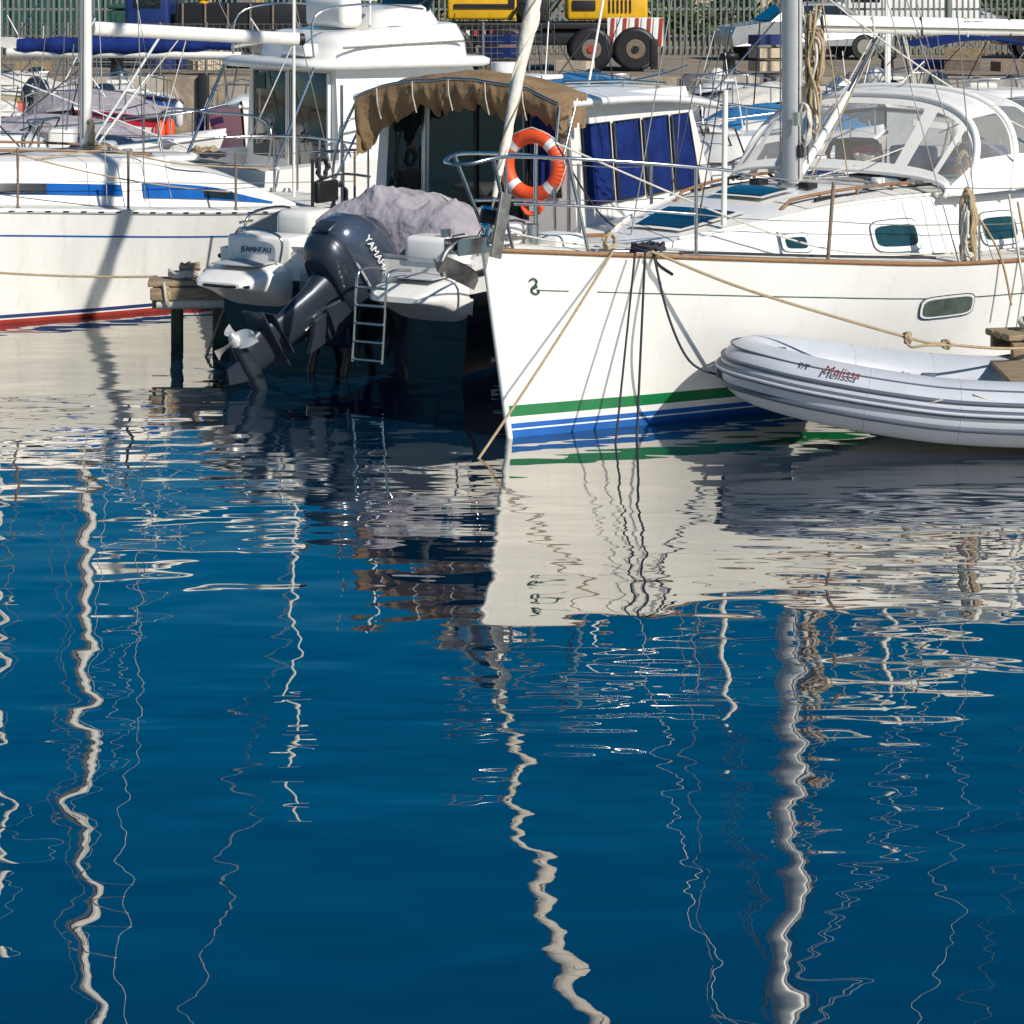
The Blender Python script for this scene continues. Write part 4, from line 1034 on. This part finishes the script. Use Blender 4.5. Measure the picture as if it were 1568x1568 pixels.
for i in range(14): g.cyl((-12+i*.95,47.4,1),(-12+i*.95,47.4,2.1),.03,GALV,8)
for k in range(9): g.line((-12.2,47.4,1.1+.12*k),(.6,47.4,1.1+.12*k),.008,GALV,4)
for i in range(100): g.line((-12+i*.13,47.41,1.05),(-12+i*.13,47.41,2.08),.006,GALV,4)
g.done('wire_fence')
g=G(); g.box((8,61,1.25),(60,.4,.5),STONE,bevel=.02); g.done('stone_wall')
def foliage(name,x,y,z,sx,sy,sz,n,seed,mats=(LEAF,LEAFD)):
    rd=random.Random(seed); g=G()
    for c in range(max(6,n//60)):
        cx,cy,cz=[rd.gauss(0,.42) for _ in range(3)]
        mt=mats[0] if rd.random()<.6 else mats[1]
        for k in range(60):
            p=V((x+sx*(cx+rd.gauss(0,.14)),y+sy*(cy+rd.gauss(0,.14)),z+sz*(cz+rd.gauss(0,.14))))
            if p.z<1.02: continue
            a=V((rd.gauss(0,1),rd.gauss(0,1),rd.gauss(0,1))).normalized(); b=a.orthogonal().normalized(); s_=rd.uniform(.06,.16)
            g.add([p-a*s_,p-b*s_*.5,p+a*s_,p+b*s_*.5],[[0,1,2,3]],mt)
    return g
def tree(x,y,h,seed):
    r=root('tree',(0,0,0)); g=G(); rd=random.Random(seed)
    g.tube([(x,y,1),(x+.05,y,1+h*.3),(x-.05,y,1+h*.6)],[.16,.12,.07],BARK,10)
    for k in range(6):
        a=rd.uniform(0,6.28); g.tube([(x,y,1+h*(.3+.05*k)),(x+math.cos(a)*h*.2,y+math.sin(a)*h*.2,1+h*(.5+.05*k)),(x+math.cos(a)*h*.33,y+math.sin(a)*h*.33,1+h*(.55+.07*k))],[.06,.035,.012],BARK,7)
    g.done('trunk',r)
    foliage('c',x,y,1+h*.68,h*.45,h*.45,h*.32,2400,seed).done('crown',r)
g=foliage('hedge',5.2,66,1.6,5,.7,1.1,5200,3); g.done('hedge')
g=foliage('hedge',16,68,1.8,5,.9,1.3,4500,4); g.done('hedge')
g=foliage('hedge',-3,70,1.8,4,.9,1.3,2500,5); g.done('hedge')
for i,(x,y,h) in enumerate(((3,72,4.5),(8.5,74,5),(14,72,4.6),(-7,74,4.5),(-13,72,5),(18,76,5))): tree(x,y,h,i+20)
def building(name,x,y,w_,d,hh,mt,seed=0):
    r=root(name,(x,y,1.0)); g=G()
    g.box((0,0,hh/2),(w_,d,hh),mt); g.box((0,0,hh+.08),(w_+.4,d+.4,.16),CREAM,bevel=.03)
    n=max(2,int(w_/2.2))
    for fl in range(int(hh/2.8)):
        for i in range(n):
            xx=-w_/2+(i+.5)*w_/n; zz=fl*2.9+1.3
            g.box((xx,-d/2-.01,zz+.25),(.95,.08,1.35),GLASS); 
            for sx in (-.62,.62): g.box((xx+sx,-d/2-.03,zz+.25),(.32,.05,1.4),GRNP,bevel=.01)
            g.box((xx,-d/2-.06,zz-.48),(1.25,.14,.07),CREAM)
    g.done('walls_and_windows',r)
building('ochre_building',-4.3,86,10,7,5.6,OCHRE); building('cream_building',-17,88,12,8,5.6,CREAM); building('cream_building',9,96,13,8,5.6,CREAM); building('ochre_building',26,92,12,8,5.6,OCHRE)

CT=root('yellow_crane_truck',(.55,50.5,1.0))
g=G()
g.box((0,0,.72),(5.2,1.9,.32),BLACK,bevel=.03); g.box((-.2,0,.98),(4.6,2.1,.14),BLACK,bevel=.02)
for x in (-1.85,-.65,1.15,2.1):
    for y in (-.95,.95):
        g.tube([(x,y-.16,.48),(x,y-.14,.48),(x,y+.14,.48),(x,y+.16,.48)],[.40,.48,.48,.40],BLACK,26)
        sg=-1 if y<0 else 1; g.tube([(x,y+sg*.10,.48),(x,y+sg*.175,.48)],[.27,.2],RUST,18); g.tube([(x,y+sg*.15,.48),(x,y+sg*.2,.48)],.08,RED if x in(-.65,1.15) else BLACK,12)
# slewing cab with windows, engine housing, telescopic boom
g.box((-1.2,0,1.42),(1.5,1.7,.62),YELL,bevel=.06); g.box((-1.35,-.3,1.95),(.95,1.0,.62),YELL,bevel=.06); g.box((-1.35,-.81,2.0),(.62,.03,.36),GLASS,bevel=.01)
g.box((-1.2,-.87,1.4),(1.2,.02,.1),BLACK); g.box((-.55,-.87,1.5),(.12,.03,.3),BLACK)
g.box((-.1,-.3,1.35),(.7,1.0,.6),BLACK,bevel=.05); g.tube([(-.1,-.6,1.6),(-.1,-.6,2.1)],.05,GALV,10)
g.box((1.5,0,1.37),(1.75,1.9,.55),YELL,bevel=.08); g.box((1.0,-.97,1.42),(.5,.03,.22),BLACK,bevel=.01); g.box((2.1,-.2,1.72),(.5,1.1,.2),YELL,bevel=.04)
for i in range(6): g.box((1.55+.09*i,-.965,1.4),(.03,.02,.28),BLACK)
g.box((.5,.25,2.45),(4.6,.42,.42),YELL,rot=Matrix.Rotation(-.16,3,'Y'),bevel=.04)
g.tube([(.3,-.1,1.3),(1.1,-.1,2.4)],.07,STEEL,10)
for i in range(9):
    g.prism([(1.55+.13*i,.55),(1.62+.13*i,.55),(1.66+.13*i,1.15),(1.59+.13*i,1.15)],-1.08,-1.06,RED if i%2==0 else WHITE)
g.box((2.1,-1.04,.85),(1.2,.03,.62),WHITE)
for i in range(5): g.box((-1.5+.17*i,-1.0,.83),(.08,.03,.12),RED if i%2 else WHITE)
for x in (-2.3,2.5): g.box((x,-1.05,.35),(.16,.16,.7),BLACK,bevel=.02); g.box((x,-1.05,.03),(.45,.4,.05),STEEL)
g.tube(smoothp([(-.6,-1,1.1),(-.3,-1.05,1.5),(0,-1,1.1)],5),.03,BLACK)
g.done('chassis_cab_and_boom',CT)
FT=root('flatbed_truck',(-6.2,52,1.0)); g=G()
g.box((0,0,.72),(4.6,1.9,.25),BLACK,bevel=.03); g.box((.5,0,1.15),(3.4,2.0,.6),BLACK,bevel=.03); g.box((-1.9,0,1.35),(1.0,1.9,1.3),BLUED,bevel=.1); g.box((-1.9,-.96,1.6),(.6,.02,.5),GLASS,bevel=.005)
for x in (-1.7,.6,1.7):
    g.tube([(x,-1.05,.48),(x,-.75,.48)],.46,BLACK,24); g.tube([(x,-1.08,.48),(x,-1.0,.48)],.22,GALV,16)
g.tube([(-.7,-.6,1.2),(-.7,-.6,2.6)],.12,YELL,12); g.tube([(-.7,-.6,2.1),(1.6,-.5,2.9)],.09,YELL,8); g.box((-.7,-.6,1.7),(.3,.3,.35),YELL,bevel=.03)
for i in range(8): g.line((-1.1+.5*i,-1.02,.86),(-1.1+.5*i,-1.02,1.45),.03,RUST)
g.done('cab_bed_and_crane',FT)
r=root('waste_container',(-8.8,56,1)); g=G(); g.box((0,0,.7),(1.8,1.1,1.1),GRNP,bevel=.06); g.box((0,0,1.32),(1.9,1.2,.12),GRNP,bevel=.04)
for x in (-.7,.7): g.cyl((x,-.5,.12),(x,-.4,.12),.12,BLACK,12)
for i in range(5): g.box((-.7+.35*i,-.56,.7),(.06,.04,.9),GRNP)
g.done('body',r)
r=root('steel_container',(-11.5,63,1)); g=G(); g.box((0,0,1.2),(5,2.4,2.4),GRNP)
for i in range(20): g.box((-2.4+.25*i,-1.22,1.2),(.1,.05,2.2),GRNP)
g.done('body',r)
def car(x,y,deg,mt):
    r=root('parked_car',(x,y,1.0),math.radians(deg)); g=G()
    prof=[(-2.0,.35),(-2.05,.6),(-1.95,.82),(-1.1,.95),(-.55,1.38),(.7,1.42),(1.45,1.02),(1.95,.92),(2.05,.6),(2.0,.35)]
    rings=[]
    for yy,k in ((-.86,.0),(-.84,.5),(-.74,1),(.74,1),(.84,.5),(.86,0)):
        rings.append([(px_*(1 if z<.9 else .96),yy*(1 if z<1.0 else .82),z if z<.96 else .93+(z-.93)*(1 if abs(yy)<.8 else .96)) for px_,z in prof])
    g.loft(rings,mt,smooth=False)
    for sd in (-1,1):
        g.add([(-.98,sd*.80,.98),(-.5,sd*.725,1.32),(.05,sd*.725,1.34),(.05,sd*.80,.98)],[[0,1,2,3]],GLASS); g.add([(.12,sd*.80,.98),(.12,sd*.725,1.34),(.66,sd*.725,1.33),(1.2,sd*.80,1.0)],[[0,1,2,3]],GLASS)
        for xx in (-1.25,1.3): g.tube([(xx,sd*.72,.32),(xx,sd*.88,.32)],.32,BLACK,22); g.tube([(xx,sd*.87,.32),(xx,sd*.90,.32)],.19,STEEL,16)
        g.box((-2.0,sd*.6,.68),(.08,.3,.12),WHITE,bevel=.02); g.box((2.0,sd*.6,.75),(.08,.25,.14),RED,bevel=.02)
    g.add([(-1.08,-.68,.98),(-1.08,.68,.98),(-.58,.6,1.36),(-.58,-.6,1.36)],[[0,1,2,3]],GLASS)
    g.done('body',r)
car(7.2,57,10,CARS); car(14.2,58,-5,CARD); car(12.0,65,0,CARS); car(-14,64,0,CARD)
r=root('white_van',(10.6,64,1.0),math.radians(5)); g=G()
g.box((.3,0,1.25),(3.8,1.8,1.7),WHITE,bevel=.1); g.box((-1.9,0,.9),(1.1,1.75,.9),WHITE,bevel=.12)
g.add([(-1.62,-.8,1.35),(-1.62,.8,1.35),(-1.5,.7,2.0),(-1.5,-.7,2.0)],[[0,1,2,3]],GLASS); g.box((-1.0,-.905,1.6),(.8,.02,.5),GLASS,bevel=.005)
for xx in (-1.5,1.4):
    for sd in (-1,1): g.tube([(xx,sd*.8,.34),(xx,sd*.95,.34)],.34,BLACK,22)
g.done('body',r)
rd=random.Random(9)
for i in range(11):
    x=rd.uniform(-10,11); r=root('fish_crate_stack',(x,rd.uniform(47.2,48.5),1.0),rd.uniform(-.5,.5)); g=G()
    for k in range(rd.randint(1,3)):
        g.box((0,0,.14+.27*k),(.7,.45,.04),rd.choice([BLUE,CREAM,RED,ORNG])); 
        mt=rd.choice([BLUED,CREAM,RUST,OLDW])
        for sx in (-.34,.34): g.box((sx,0,.2+.27*k),(.03,.46,.2),mt)
        for sy in (-.22,.22): g.box((0,sy,.2+.27*k),(.65,.03,.2),mt)
    g.done('crates',r)
for x in (-3.2,11):
    r=root('street_lamp',(x,58,1.0)); g=G(); g.tube([(0,0,0),(0,0,4.2),(.1,0,4.6),(.6,0,4.75)],[.09,.06,.05,.04],FENCE,10); g.box((.8,0,4.74),(.5,.2,.1),FENCE,bevel=.03); g.done('post',r)
print('objects',len(bpy.data.objects),'polys',sum(len(o.data.polygons) for o in bpy.data.objects if o.type=='MESH'))
